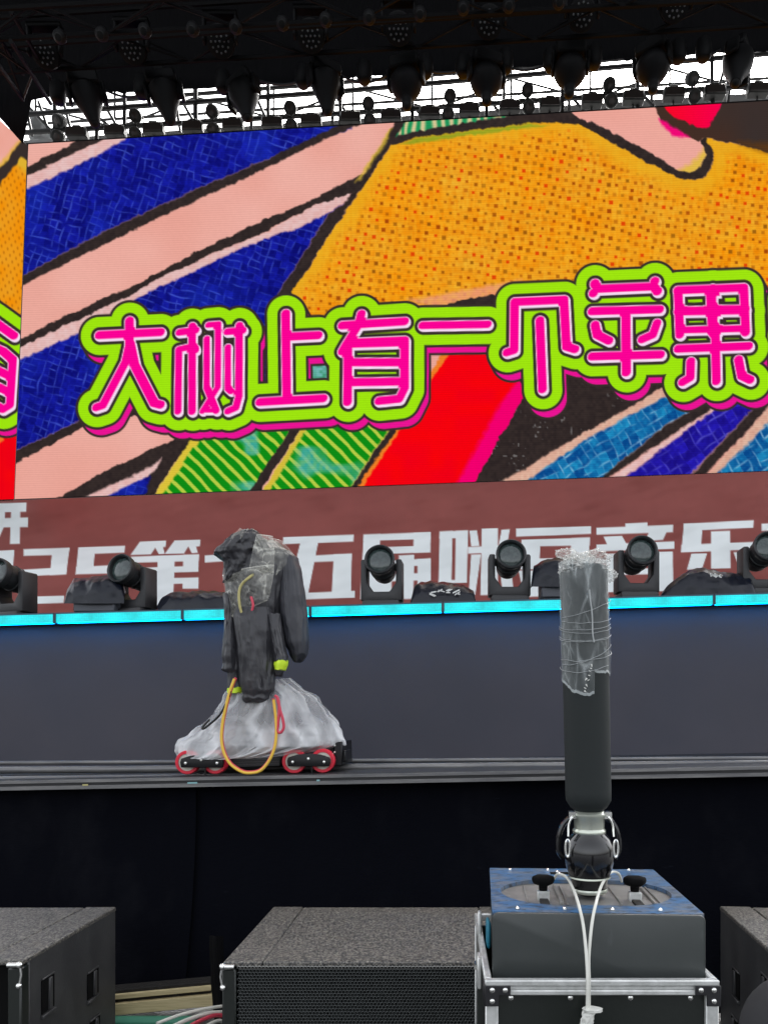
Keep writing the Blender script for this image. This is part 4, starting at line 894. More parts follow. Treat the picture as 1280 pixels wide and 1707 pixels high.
for (x1, y1, x2, y2) in ((157, 1508, 352, 1506), (824, 1502, 1022, 1498)):
    cx, cy = (x1 + x2) / 2, (y1 + y2) / 2; sg = .0
    sc = 1 / 3.765 / F * WY
    c0 = dc(cx, cy, WY - .05)
    pl = [(-128 * sc, 22 * sc), (-70 * sc, 40 * sc), (0, 47 * sc), (70 * sc, 40 * sc), (128 * sc, 22 * sc), (134 * sc, 0), (128 * sc, -34 * sc), (-128 * sc, -34 * sc), (-134 * sc, 0)]
    bo = obj('bogie', B().prism(pl, -.016, .012, Matrix.Translation(c0)), M['bogie'], rob, bevel=.005, seg=2)
    for (x, y) in ((x1, y1), (x2, y2)):
        Tm = Matrix.Translation(dc(x, y, WY)) @ RX
        sgn = -1 if x == x1 else 1
        Tm = Matrix.Translation(Vector((-sgn * 10 * sc, 0, 0))) @ Tm
        obj('tyre', B().lathe([(.0535, -.027), (.0705, -.027), (.074, -.023), (.074, .023), (.0705, .027), (.0535, .027)], 36, Tm, False), M['tyre'], bo)
        obj('hub', B().lathe([(.0545, -.023), (.0545, .020), (.036, .021), (.032, .016), (.011, .016)], 30, Tm), M['hub'], bo)
    for (x, y) in ((cx - 98, cy + 6), (cx, cy - 14), (cx + 98, cy + 6)):
        obj('bolt', B().lathe([(.0115, -.012), (.0115, .018), (.008, .024), (.002, .025)], 10, Matrix.Translation(dc(x, y, WY - .05)) @ RX), M['steel'], bo)
    obj('drip', B().tube([dc(cx + 18, cy + 30, WY - .05), dc(cx + 18, cy + 82, WY - .05)], .005, 6), M['bogie'], bo)

# milky plastic sheet thrown over the dolly
sh = [(985, 455, 800, .10), (1040, 432, 868, .12), (1110, 405, 965, .15), (1200, 352, 1035, .19), (1270, 272, 1085, .22), (1330, 205, 1112, .235), (1375, 130, 1124, .245), (1400, 112, 1118, .25), (1432, 108, 1030, .25), (1462, 124, 900, .25), (1474, 135, 740, .245)]
tag(set_fold(obj('plastic_sheet', loft(sh, RY, 240, 110, .10, 3.1, 2.6, .0012, cap=False, cr=.035, cs=(5.2, 5.2, 2.4)), M['sheet'], smooth=40), FOLD), 'crumpled milky plastic sheet thrown over the wheeled dolly', 'plastic sheet')

# raincoat hung over the arm
ct = thing('raincoat', 'black hooded raincoat with clear panels hung over the dolly arm', 'raincoat', tuple(dc(600, 1000)))
body = [(120, 540, 690, .07), (150, 480, 745, .11), (200, 432, 810, .14), (250, 408, 845, .15), (340, 398, 838, .16), (430, 414, 812, .16), (530, 428, 790, .155), (640, 440, 770, .15), (780, 446, 762, .14), (900, 442, 765, .12), (965, 450, 748, .10)]
obj('coat_body', loft(body, RY, 120, 110, .09, .4, 2.4, .002, cr=.016, cs=(7, 7, 3.5)), M['coat'], ct, smooth=60)
hood = [(76, 545, 600, .03), (92, 505, 632, .07), (120, 466, 648, .10), (160, 430, 640, .12), (200, 372, 628, .13), (222, 366, 612, .13), (240, 385, 600, .12), (280, 420, 600, .11), (340, 432, 575, .10), (395, 405, 520, .06)]
obj('hood', loft(hood, RY, 110, 80, .10, 6.2, 1.8, .006, yoff=-.085, cr=.03, cs=(7, 7, 7)), M['coat'], ct, smooth=60)
sl1 = [(190, 735, 806, .05), (235, 752, 858, .08), (330, 752, 882, .10), (480, 752, 905, .11), (640, 758, 917, .115), (760, 778, 919, .11), (835, 806, 916, .09), (872, 824, 893, .06), (884, 840, 868, .03)]
obj('sleeve', loft(sl1, RY, 90, 90, .07, 8.8, 1.8, .002, yoff=-.03, cr=.018, cs=(6, 6, 2.6)), M['coat2'], ct, smooth=60)
sl2 = [(470, 420, 470, .04), (560, 428, 500, .07), (700, 428, 512, .08), (800, 424, 522, .085), (860, 418, 528, .09), (900, 424, 530, .085), (938, 416, 532, .09), (955, 448, 534, .07), (1046, 446, 541, .06)]
s2 = obj('sleeve', loft(sl2, RY, 80, 90, .10, 2.9, 2.2, .003, yoff=-.10, cr=.018, cs=(8, 8, 5)), M['coat'], ct, smooth=60)
obj('cuff_band', loft([(1044, 441, 543, .066), (1060, 441, 543, .066), (1078, 441, 543, .066)], RY, 40, 8, .02, 2.9, yoff=-.10), M['hivis'], s2, smooth=60)
lobe = [(560, 495, 710, .06), (620, 490, 722, .09), (720, 500, 732, .10), (820, 512, 736, .105), (920, 526, 740, .10), (1010, 538, 734, .095), (1060, 548, 728, .09), (1095, 556, 708, .08), (1112, 552, 706, .085), (1138, 572, 690, .06)]
obj('arm_cover', loft(lobe, RY, 110, 110, .12, 5.5, 2.2, .002, yoff=-.13, cr=.022, cs=(6.5, 6.5, 3.2)), M['coat'], ct, smooth=60)
sl3 = [(600, 700, 775, .04), (700, 715, 790, .06), (800, 728, 806, .065), (860, 738, 820, .06), (890, 740, 820, .06)]
s3 = obj('sleeve', loft(sl3, RY, 60, 50, .12, 1.7, 2, .005, yoff=-.15), M['coat'], ct, smooth=60)
obj('cuff_band', loft([(884, 752, 822, .064), (905, 738, 820, .066), (938, 745, 806, .062)], RY, 40, 8, .04, 1.7, yoff=-.15), M['hivis'], s3, smooth=60)
obj('cuff', loft([(934, 738, 800, .056), (950, 740, 775, .05), (968, 748, 760, .03)], RY, 32, 8, .06, 1.7, yoff=-.14), M['coat'], s3, smooth=60)
def patch(L, Rr, Y0, hw, nu=64, nv=60, seed=0, bulge=.15):
    def ip(pts, t):
        k_ = t * (len(pts) - 1); i = min(int(k_), len(pts) - 2); f_ = k_ - i
        return pts[i][0] + (pts[i + 1][0] - pts[i][0]) * f_, pts[i][1] + (pts[i + 1][1] - pts[i][1]) * f_
    FOLD.clear()
    def f(s, t):
        a, c = ip(L, t), ip(Rr, t); x = a[0] + (c[0] - a[0]) * s; y = a[1] + (c[1] - a[1]) * s
        u = max(-1, min(1, (x - 625) / 235)); dy = -hw * math.sqrt(max(0, 1 - u * u * .9))
        p = dc(x, y, Y0); w_ = ridge(x * .012 + seed, y * .012, 1) * .022 + .012 * ridge(x * .03, y * .025 + seed, 5)
        w_ = .006 + w_ * min(1, 4 * s * (1 - s) * 1.2, 4 * t * (1 - t) * 2)
        q = Vector((p.x, p.y + dy - w_, p.z)); h1, f1 = crumple(q.x * 9 + seed, q.y * 4, q.z * 7); h2, f2 = crumple(q.x * 20, q.y * 9 + seed, q.z * 16)
        FOLD.append(f1 * .7 + f2 * .45 + .35 * max(0, nz(q.x * 6, seed, q.z * 6)) + (.5 if (t > .96 or t < .03) else 0)); q.y += .022 * (h1 - .4) + .012 * (h2 - .4)
        return q
    return B().grid(f, nu, nv)
set_fold(obj('clear_panel', patch([(404, 350), (414, 400), (428, 470), (448, 550), (484, 624)], [(742, 300), (738, 360), (728, 430), (722, 480), (704, 522)], RY, .185, seed=1), M['clear'], ct, smooth=35), FOLD)
set_fold(obj('clear_panel', patch([(640, 124), (622, 200), (600, 300), (590, 345)], [(735, 130), (744, 210), (746, 300), (740, 352)], RY, .190, seed=4), M['clear'], ct, smooth=35), FOLD)
set_fold(obj('clear_panel', patch([(700, 128), (726, 210), (738, 300), (744, 366)], [(778, 145), (826, 195), (858, 240), (790, 322)], RY, .150, 30, 30, seed=7), M['clear'], ct, smooth=35), FOLD)
set_fold(obj('clear_panel', patch([(545, 92), (470, 140), (432, 182)], [(580, 110), (560, 150), (470, 190)], RY, .215, 20, 16, seed=9), M['clear'], ct, smooth=35), FOLD)
# cables
def curve_pts(pts, n=10):
    P = [Vector(p) for p in pts]; out = []
    for i in range(len(P) - 1):
        p0, p1, p2, p3 = P[max(i - 1, 0)], P[i], P[i + 1], P[min(i + 2, len(P) - 1)]
        for k_ in range(n):
            t = k_ / n
            out.append(.5 * ((2 * p1) + (p2 - p0) * t + (2 * p0 - 5 * p1 + 4 * p2 - p3) * t * t + (3 * p1 - p0 - 3 * p2 + p3) * t ** 3))
    out.append(P[-1]); return out
def cable(label, pts, r, m, cat='cable', name='cable'):
    return tag(obj(name, B().tube(curve_pts(pts), r, 8), M[m]), label, cat)
loop = [(455, 985), (425, 1070), (396, 1180), (378, 1280), (374, 1370), (390, 1450), (430, 1520), (500, 1568), (560, 1576), (620, 1560), (672, 1500), (706, 1420), (718, 1330), (715, 1230), (702, 1115)]
CY = RY - .30
cable('yellow cable looping down from the raincoat in front of the dolly', [dc(x, y, CY) for x, y in loop], .0088, 'yellow_cable')
cable('red cable running beside the yellow loop in front of the dolly', [dc(x + 9 - 12 * (k_ / 14), y - 7, CY + .022) for k_, (x, y) in enumerate(loop)], .0088, 'red_cable')
cable('thin black cable drooping from the raincoat onto the plastic sheet', [dc(432, 1060, CY), dc(402, 1140, CY), dc(360, 1215, CY), dc(300, 1270, CY + .05), (dc(262, 1298, CY + .05)), dc(258, 1285, CY + .05), dc(300, 1240, CY + .07)], .007, 'black_cable')
cable('crumpled pink-red ribbon hanging beside the cable loop on the plastic sheet', [dc(708, 1090, CY), dc(728, 1110, CY), dc(736, 1180, CY), dc(730, 1260, CY), dc(726, 1310, CY), dc(745, 1322, CY), dc(764, 1290, CY), dc(758, 1235, CY), dc(742, 1180, CY), dc(722, 1095, CY)], .009, 'red_cable', 'ribbon', 'ribbon')
cable('pale yellow cable seen through the clear front of the raincoat', [dc(575, 330, RY - .17), dc(540, 355, RY - .215), dc(500, 395, RY - .21), dc(484, 450, RY - .21), (dc(490, 530, RY - .21)), dc(512, 605, RY - .20)], .0085, 'pale_cable')
cable('short pink cable showing through the raincoat panel', [dc(560, 470, RY - .21), dc(572, 520, RY - .215), dc(566, 570, RY - .21), dc(578, 600, RY - .2)], .008, 'red_cable')

# ================================================================= FOREGROUND: SUBWOOFERS
def sub(label, x0, x1, yf, yb, ztop, rotz=0, detail=True, side=0):
    """cabinet from local x0..x1, front at y=0, back at depth yb ; origin on the ground at the front"""
    t = thing('subwoofer', label, 'subwoofer', (0, yf, 0), 'subwoofers in front of the stage', rotz)
    dep = yb; H = ztop; lip = .05
    b = B().box(((x0 + x1) / 2, dep / 2 + .03, H / 2 + .02), (x1 - x0 - .006, dep - .06, H - .05)); obj('cabinet', b, M['cab_side'], t, False, .006)
    # speckled lid in three boards with seams
    sx = [x0, x0 + .155, x1 - .155, x1]
    for i in range(3):
        a, c = sx[i] + (.0015 if i else 0), sx[i + 1] - (.0015 if i < 2 else 0)
        bk = dep - (.0 if i != 1 else .012)
        obj('lid_board', B().box(((a + c) / 2, (bk + .012) / 2, H - .009), (c - a, bk - .012, .022)), M['speckle'], t, False, .005)
    # front frame
    for xx in (x0 + .0275, x1 - .0275): obj('frame_post', B().box((xx, .03, H / 2), (.055, .06, H - .05)), M['case'], t, False, .006)
    obj('frame_foot', B().box(((x0 + x1) / 2, .03, .03), (x1 - x0 - .112, .055, .06)), M['case'], t, False, .004)
    # perforated grille
    gx0, gx1, gz0, gz1 = x0 + .058, x1 - .058, .06, H - .012
    obj('grille_backing', B().box(((gx0 + gx1) / 2, .045, (gz0 + gz1) / 2), (gx1 - gx0, .01, gz1 - gz0)), M['hollow'], t, False, smooth=0)
    if detail:
        pt = .0137; hr = .0049; b = B(); rim = B(); nx = int((gx1 - gx0) / pt); nzz = int((gz1 - gz0) / (pt * .866))
        for j in range(nzz):
            for i in range(nx):
                cx = gx0 + pt * (i + .5 + (.5 if j % 2 else 0)); cz = gz1 - .006 - pt * .866 * j
                if cx > gx1 - pt / 2: continue
                R_ = pt / math.sqrt(3); vs = []; fs = []
                for k_ in range(6):
                    q = math.pi / 6 + k_ * math.pi / 3; ca, sa = math.cos(q), math.sin(q)
                    vs += [(cx + R_ * ca, .006, cz + R_ * sa), (cx + hr * ca, .0035, cz + hr * sa), (cx + hr * .97 * ca, .012, cz + hr * .97 * sa)]
                for k_ in range(6):
                    m_ = (k_ + 1) % 6
                    fs += [(k_ * 3, m_ * 3, m_ * 3 + 1, k_ * 3 + 1), (k_ * 3 + 1, m_ * 3 + 1, m_ * 3 + 2, k_ * 3 + 2)]
                (rim if j == 0 else b).add(vs, fs)
        g = obj('grille', b, M['grille'], t, False, smooth=0); g['kind'] = 'stuff'
        g = obj('grille_edge', rim, M['grille_rim'], t, False, smooth=0); g['kind'] = 'stuff'
    # steel corner hardware
    for xx, s in ((x0, 1), (x1, -1)):
        c = obj('corner_bracket', B().tube([(xx + s * .004, -.004, H - .012), (xx + s * .05, -.004, H - .012)], .010, 10).tube([(xx + s * .002, -.002, H - .012), (xx - s * .004, -.003, H - .05), (xx + s * .004, -.004, H - .095)], .005, 8).ball((xx + s * .006, -.004, H - .094), .013, 10).ball((xx + s * .004, -.004, H - .012), .014, 10), M['steel'], t, False)
    # side handle recesses, the shade inside put in as flat near-black blocks
    for s, xx in ((1, x1), (-1, x0)):
        for (yy, zz, hh_, ww) in ((.20, H - .20, .14, .10), (.60, H - .30, .12, .11), (.62, H - .50, .05, .10), (.10, H - .45, .16, .09)):
            fr = obj('side_handle', B(), M['hollow'], t, False)
            me = B().box((xx + s * -.001, yy, zz), (.006, ww, hh_)); bpy.data.objects.remove(fr)
            fr = obj('side_handle', me, M['hollow'], t, False, .002)
            obj('handle_bar', B().box((xx + s * .004, yy + ww * .12, zz), (.010, ww * .26, hh_ * .96)), M['cab_side'], fr, False, .003)
            obj('handle_lip', B().box((xx + s * .003, yy, zz - hh_ / 2 - .012), (.014, ww * 1.05, .018)).box((xx + s * .002, yy, zz + hh_ / 2 + .006), (.008, ww, .008)), M['cab_side'], fr, False, .003)
    for s in (-1, 1):
        for yy in (.1, dep - .1): obj('rubber_foot', B().lathe([(.03, 0), (.028, .022)], 12, Matrix.Translation(((x0 + .1) if s < 0 else (x1 - .1), yy, 0))), M['hollow'], t, False)
    return t
H0 = ZC - .955
sub('black subwoofer with speckled lid and perforated grille, partly behind the flight case', -.870, .33, 2.90, .874, H0)
s_ = sub('black subwoofer cut by the left edge, handle recesses on its side', -1.3, 0, 0, .85, H0, 0, False); s_.location = (-1.668, 2.92, 0)
s_ = sub('black subwoofer cut by the right edge, beside the flight case', 0, 1.3, 0, .87, H0, 0, False); s_.location = (1.335, 2.92, 0); s_.rotation_euler = (0, 0, -.085)

def flap(s, t):
    p = at(349 + 24 * s + 10 * t * t, 1560 + 150 * t, 4.0 - .10 * math.sin(s * 2.5)); p.y += .02 * nz(s * 3, t * 4); return p
tag(obj('black_cloth', B().grid(flap, 10, 16), M['drape']), 'strip of black cloth hanging over the board ends beside the centre subwoofer', 'cloth')
# boards, matting and cables between the subs
def brd(name, label, cat, pa, pb, h, Y, dep, m, group=None):
    a = at(*pa, Y); c = at(*pb, Y - .02); hh_ = h / F * Y; b = B()
    b.add([a, c, c - Vector((0, 0, hh_)), a - Vector((0, 0, hh_))] + [v + Vector((0, dep, 0)) for v in (a, c, c - Vector((0, 0, hh_)), a - Vector((0, 0, hh_)))],
          [(0, 1, 2, 3), (7, 6, 5, 4), (0, 4, 5, 1), (1, 5, 6, 2), (2, 6, 7, 3), (3, 7, 4, 0)])
    return tag(obj(name, b, M[m], bevel=.002), label, cat, group)
brd('matting', 'dark matting lying on the plywood boards between two subwoofers', 'matting', (60, 1663), (352, 1637), 8, 4.07, .10, 'mat')
brd('plywood_board', 'upper plywood board, its pale edge showing between two subwoofers', 'board', (60, 1671), (352, 1643.5), 8, 4.05, .10, 'wood', 'plywood boards between the subwoofers')
brd('gap_shade_strip', 'dark strip standing for the shaded gap between the two plywood boards', 'board', (60, 1679.2), (352, 1651.7), 7, 4.07, .08, 'mat')  # shade of the gap between the boards put in as a dark strip
brd('plywood_board', 'thicker lower plywood board, its layered pale edge showing between two subwoofers', 'board', (60, 1687), (358, 1658), 19, 4.04, .10, 'wood', 'plywood boards between the subwoofers')
a = at(190, 1697, 3.95)
tag(obj('green_cloth', B().box((a.x + .12, a.y + .02, a.z / 2), (.62, .06, a.z)), M['green'], bevel=.02), 'green cloth bundle on the ground below the plywood boards', 'cloth')
for k_, (m, lb, yy, xo) in enumerate((('white_cable', 'pale grey cable nearest the green cloth', 1702, 0), ('white_cable', 'white cable in the bundle beside the centre subwoofer', 1709, 22), ('red_cable', 'pink-red cable in the bundle beside the centre subwoofer', 1713, 44), ('white_cable', 'white cable lowest in the bundle beside the centre subwoofer', 1722, 60))):
    cable(lb, [at(262 + xo, yy + 4, 3.4), at(300 + xo * .7, yy - 10, 3.5), at(340 + xo * .4, yy - 20, 3.6), at(374 + xo * .15, yy - 25 + k_ * 3, 3.7), at(405, yy - 27 + k_ * 3, 3.85)], .010 if k_ else .008, m)

# ================================================================= FLIGHT CASE
CX0, CX1, CYF, CH, CD = .1075, .722, 1.95, ZC - 432 / F * 1.95, .66
fc = thing('flight_case', 'black flight case with aluminium edging, open and holding the machine', 'flight case', ((CX0 + CX1) / 2, CYF, 0))
cm = (CX0 + CX1) / 2; W = CX1 - CX0; R0 = .038
obj('front_panel', B().box((cm, CYF + .012, CH / 2 - .01), (W - .03, .012, CH - .06)), M['case'], fc, smooth=0)
obj('back_panel', B().box((cm, CYF + CD - .012, CH / 2 - .01), (W - .03, .012, CH - .06)), M['case'], fc, smooth=0)
for x in (CX0 + .012, CX1 - .012): obj('side_panel', B().box((x, CYF + CD / 2, CH / 2 - .01), (.012, CD - .05, CH - .06)), M['case'], fc, smooth=0)
obj('bottom_panel', B().box((cm, CYF + CD / 2, .04), (W - .04, CD - .04, .02)), M['case'], fc, smooth=0)
def rail(name, x0, x1):
    r = obj(name, B().box((cm, CYF, CH - .008), (W, .022, .016)), M['alu'], fc, False if False else True, .003)
    obj('rail_groove', B().box((cm, CYF - .0005, CH - .0205), (W - .002, .016, .008)), M['alu'], r)
    obj('rail_flange', B().box((cm, CYF - .001, CH - .0325), (W, .022, .014)), M['alu'], r, bevel=.003)
rail('front_rail', CX0, CX1)
for x in (CX0 + .009, CX1 - .009): obj('side_rail', B().box((x, CYF + CD / 2 + .006, CH - .012), (.018, CD - .012, .024)), M['alu'], fc, bevel=.003)
obj('rear_rail', B().box((cm, CYF + CD, CH - .012), (W, .018, .024)), M['alu'], fc, bevel=.003)
for x in (CX0 + .018, CX1 - .018): obj('edge_angle', B().box((x, CYF + .001, (CH - .045) / 2 + .005), (.034, .018, CH - .05)), M['alu'], fc, bevel=.003)
for x in (CX0 + .018, CX1 - .018): obj('edge_angle', B().box((x, CYF + CD - .002, (CH - .045) / 2 + .005), (.034, .018, CH - .05)), M['alu'], fc, bevel=.003)
rv = lambda x, z, y: B().lathe([(.0075, 0), (.0068, .003), (.004, .005), (.001, .0055)], 12, Matrix.Translation((x, y, z)) @ RX)
for sgn, x in ((1, CX0), (-1, CX1)):
    poly = [(x - sgn * .001, CH - .012), (x + sgn * .066, CH - .012), (x + sgn * .066, CH - .037), (x + sgn * .036, CH - .037), (x + sgn * .036, CH - .066), (x - sgn * .001, CH - .066)]
    cp_ = obj('corner_plate', B().prism(poly, CYF - .0175, CYF - .013), M['black'], fc, bevel=.0012)
    for (dx, dz) in ((.018, .023), (.052, .023), (.018, .052)):
        obj('rivet', rv(x + sgn * dx, CH - dz, CYF - .0175), M['steel'], cp_)
    sp_ = obj('corner_plate', B().box((x - sgn * .002, CYF + .02, CH - .04), (.004, .06, .05)), M['black'], fc, bevel=.001)
for x in (851, 950, 1050, 1150): p = at(x, 1663, CYF + .006); obj('rivet', rv(p.x, p.z, CYF + .006), M['steel'], fc)
lt = obj('latch', B().box((CX0 - .006, CYF + .20, CH - .045), (.012, .06, .09)), M['alu'], fc, bevel=.003)
obj('latch_knob', B().tube([(CX0 - .014, CYF + .18, CH - .03), (CX0 - .014, CYF + .22, CH - .03)], .008, 8), M['steel'], lt)
obj('upright_clip', B().box((CX0 + .006, CYF + .42, CH + .02), (.012, .035, .10)), M['alu'], fc, bevel=.004)
tag(obj('cloth_scrap', B().box((CX0 + .028, CYF + .32, CH + .03), (.012, .07, .08)), M['teal'], bevel=.005), 'scrap of teal cloth tucked between machine and flight case', 'cloth')

# ================================================================= EFFECTS MACHINE WITH FOAM TUBE
MY, MZ = 2.03, ZC - .526
mx0, mx1, MD = (820 - X0) / F * MY, (1168 - X0) / F * MY, .60
ma = thing('effects_machine', 'grey effects machine with worn blue top, glossy black nozzle and upright tube', 'effects machine', (mx0, MY, MZ), rotz=-.05)
MW = mx1 - mx0; MH = .24
def rrect(w0, w1, h0, h1, r, n=6):
    pts = []
    for cx, cz, a0 in ((w1 - r, h1 - r, 0), (w0 + r, h1 - r, 90), (w0, h0, 180), (w1, h0, 270)):
        if a0 >= 180: pts.append((cx, cz)); continue
        for k_ in range(n + 1):
            q = math.radians(a0 + 90 * k_ / n); pts.append((cx + r * math.cos(q), cz + r * math.sin(q)))
    return pts
obj('front_plate', B().prism(rrect(0, MW, -MH, 0, .018), -.012, .0), M['plate'], ma, False, .004, seg=2)
obj('housing', B().prism(rrect(.004, MW - .004, -MH, -.024, .012), .004, MD - .004), M['plate'], ma, False, smooth=30)
# worn top plate with a long rounded opening
def stad(a, hx, hy):
    r = hy; c, s = math.cos(a), math.sin(a); L_ = hx - r
    d = abs(s) / hy if abs(s) > 1e-6 else 0
    if abs(s) > 1e-6 and abs(c / s * r) <= L_: return c / abs(s) * r, math.copysign(r, s)
    sg = 1 if c > 0 else -1
    # ray meets the round end centred on (sg*L_,0)
    bq = -2 * c * sg * L_; cq = L_ * L_ - r * r; t = (-bq + math.sqrt(max(bq * bq - 4 * cq, 0))) / 2
    return c * t, s * t
def rect(a, hx, hy):
    c, s = math.cos(a), math.sin(a); t = min(hx / abs(c) if abs(c) > 1e-6 else 9, hy / abs(s) if abs(s) > 1e-6 else 9); return c * t, s * t
angs = sorted(set([2 * math.pi * k_ / 96 for k_ in range(96)] + [math.atan2(sy * MD / 2, sx_ * MW / 2) % (2 * math.pi) for sx_ in (-1, 1) for sy in (-1, 1)]))
cxm, cym = MW / 2, MD / 2
HXm, HYm, CYM = .257, .167, -.05
b = B(); N_ = len(angs); vs = []
for z in (0, -.012):
    for a in angs: x, y = rect(a, MW / 2, MD / 2 - .001); vs.append((cxm + x, cym + y, z))
    for a in angs: x, y = stad(a, HXm, HYm); vs.append((cxm + x, cym + CYM + y, z))
fs = []
for k_ in range(N_):
    m_ = (k_ + 1) % N_
    fs += [(k_, m_, N_ + m_, N_ + k_), (2 * N_ + k_, 3 * N_ + k_, 3 * N_ + m_, 2 * N_ + m_), (k_, 2 * N_ + k_, 2 * N_ + m_, m_), (N_ + k_, N_ + m_, 3 * N_ + m_, 3 * N_ + k_)]
b.add(vs, fs); tp = obj('top_plate', b, M['blue'], ma, False, smooth=30)
b = B(); vs = []
for a in angs: x, y = stad(a, HXm + .01, HYm + .01); vs.append((cxm + x, cym + CYM + y, -.0125))
b.add(vs, [tuple(range(N_))]); tr_ = obj('recess_tray', b, M['tray'], ma, False, smooth=0)
for (x, y) in ((.07, .03), (.20, .03), (.33, .03), (.46, .03), (.07, .56), (.20, .56), (.36, .57), (.48, .57), (.23, .53), (.235, .50)):
    obj('screw', B().ball((x * MW / .57, y, .002), .0065, 8), M['steel'], tp, False)
obj('plate_slot', B().box((cxm - .01, .515, .0015), (.14, .03, .002)), M['hollow'], tp, False, smooth=0)
# slot channels and clamp screws with star knobs
for x in (.155, .425):
    x *= MW / .57
    obj('channel', B().box((x + .048, cym + CYM, -.014), (.010, .235, .022)).box((x + .066, cym + CYM, -.016), (.006, .235, .018)).box((x - .05, cym + CYM, -.016), (.006, .235, .018)), M['tray'], ma, False, .002)
    kn = obj('clamp_knob', B().lathe([(.012, .050), (.030, .056), (.036, .066), (.034, .078), (.012, .082)], 6, Matrix.Translation((x, .20, -.022))).lathe([(.012, .030), (.014, .058)], 12, Matrix.Translation((x, .20, -.022))), M['hollow'], ma, False, .003)
    obj('clamp_bracket', B().box((x, .198, -.004), (.036, .03, .036)), M['alu'], kn, False, .002)
    obj('threaded_rod', B().box((x, .11, -.012), (.026, .14, .014)), M['mat'], kn, False, .002)
# nozzle and coupling
NY = 2.24 - MY; NX = (982 - X0) / F * 2.24 - mx0 + NY * math.sin(-.05) * -0 ; zpx = lambda y: ZC + (HY - y) / F * 2.24 - MZ
NXl = NX * math.cos(.05) - NY * math.sin(.05) + .0; 
T = Matrix.Translation((NXl, NY + .02, 0)); px = 2.24 / F
obj('nozzle', B().lathe([(.020, zpx(1494)), (22 * px, zpx(1490)), (27 * px, zpx(1482)), (29 * px, zpx(1474)), (30.5 * px, zpx(1466)), (38 * px, zpx(1447)), (42 * px, zpx(1428)), (41 * px, zpx(1412)), (35 * px, zpx(1398)), (28 * px, zpx(1390)), (25 * px, zpx(1386))], 40, T), M['bulb'], ma, False)
nb = obj('nozzle_band', B().lathe([(28.4 * px, zpx(1487)), (29.6 * px, zpx(1485)), (29.6 * px, zpx(1482)), (28.6 * px, zpx(1480))], 36, T, False).lathe([(34 * px, zpx(1463)), (35.5 * px, zpx(1462)), (35 * px, zpx(1459.5)), (33 * px, zpx(1461))], 36, T, False), M['coupling'], ma, False)
cp2 = obj('coupling', B().lathe([(25.5 * px, zpx(1391)), (27.5 * px, zpx(1388)), (27.5 * px, zpx(1384)), (25 * px, zpx(1381)), (25.5 * px, zpx(1364)), (28 * px, zpx(1360)), (28 * px, zpx(1356)), (24 * px, zpx(1352))], 36, T), M['coupling'], ma, False)
for s in (-1, 1):
    lv = obj('latch_lever', B().tube(curve_pts([(s * 26 * px, -.02, zpx(1358)), (s * 31 * px, -.03, zpx(1362)), (s * 36 * px, -.03, zpx(1374)), (s * 37 * px, -.035, zpx(1392))], 6), [.0033] * 19, 8, True, T).box((s * 29 * px, -.01, zpx(1358)), (.022, .03, .02), T), M['steel'], cp2, False)
    obj('cam_arm', B().tube(curve_pts([(s * 28 * px, .01, zpx(1362)), (s * 42 * px, .012, zpx(1376)), (s * 50 * px, .012, zpx(1398)), (s * 50 * px, .012, zpx(1420)), (s * 43 * px, .012, zpx(1432))], 6), .0085, 8, True, T), M['bulb'], cp2, False)
    ringm = B(); q_ = [(s * 39 * px + .011 * math.cos(a) * .6, -.05, zpx(1410) + .026 * math.sin(a)) for a in [2 * math.pi * k_ / 18 for k_ in range(19)]]
    obj('pull_ring', ringm.tube(q_, .0035, 6, True, T), M['steel'], cp2, False)
SH = Matrix.Identity(4); SH[0][2] = -.020; SH[0][3] = .020 * zpx(1400)
T2 = T @ SH; LEAN = lambda z: -.020 * (z - MZ - zpx(1400))
tube_top = zpx(945)
tb = obj('foam_tube', B().lathe([(20 * px, zpx(1356)), (22 * px, zpx(1352)), (30 * px, zpx(1346)), (37.4 * px, zpx(1334)), (37.8 * px, zpx(1320)), (38.4 * px, zpx(1120)), (39 * px, zpx(950)), (38 * px, zpx(946)), (30 * px, zpx(945))], 48, T2), M['foam'], ma, False)
# film wound round the top of the tube
wc = Vector((mx0, MY, 0)) + Matrix.Rotation(-.05, 3, 'Z') @ Vector((NXl, NY + .02, 0))
wr = thing('stretch_film', 'clear stretch film crumpled over the top of the upright tube', 'plastic film', (wc.x, wc.y, MZ + zpx(1100)))
FOLD.clear()
def film(s, t):
    a = 2 * math.pi * s; fr = -math.sin(a); lf = -math.cos(a)
    yb = 1124 + 36 * max(0, fr) ** 1.5 * (1 if math.cos(a) < .15 else 0) + 10 * max(0, lf) + 5 * nz(s * 20, 1) + 2 * nz(s * 60, 4)
    y = 938 + (yb - 938) * t; z = MZ + zpx(y)
    h1, f1 = crumple(math.cos(a) * 1.3 + 3, math.sin(a) * 1.3, z * 6); h2, f2 = crumple(math.cos(a) * 3.2, math.sin(a) * 3.2 + 5, z * 15 + math.cos(a) * 1.5)
    top = max(0, 1 - t * 4.5)
    FOLD.append(f1 * .55 + f2 * (.35 + .5 * top) + .45 * top * max(0, nz(s * 18, t * 12, 2) + .2) + .30 * max(0, nz(s * 5, z * 3, 8)) + (.6 if t > .975 else 0) + .22 * max(0, lf) ** 3)  # left side more opaque: strip reflection put into the film
    r = 39.9 + 2.2 * (h1 - .3) + 1.6 * (h2 - .35) * (1 + 1.5 * top)
    return Vector((wc.x + LEAN(z) + r * px * math.cos(a), wc.y + r * px * math.sin(a), z))
set_fold(obj('film_wrap', B().grid(film, 170, 150, True), M['film'], wr, smooth=35), FOLD)
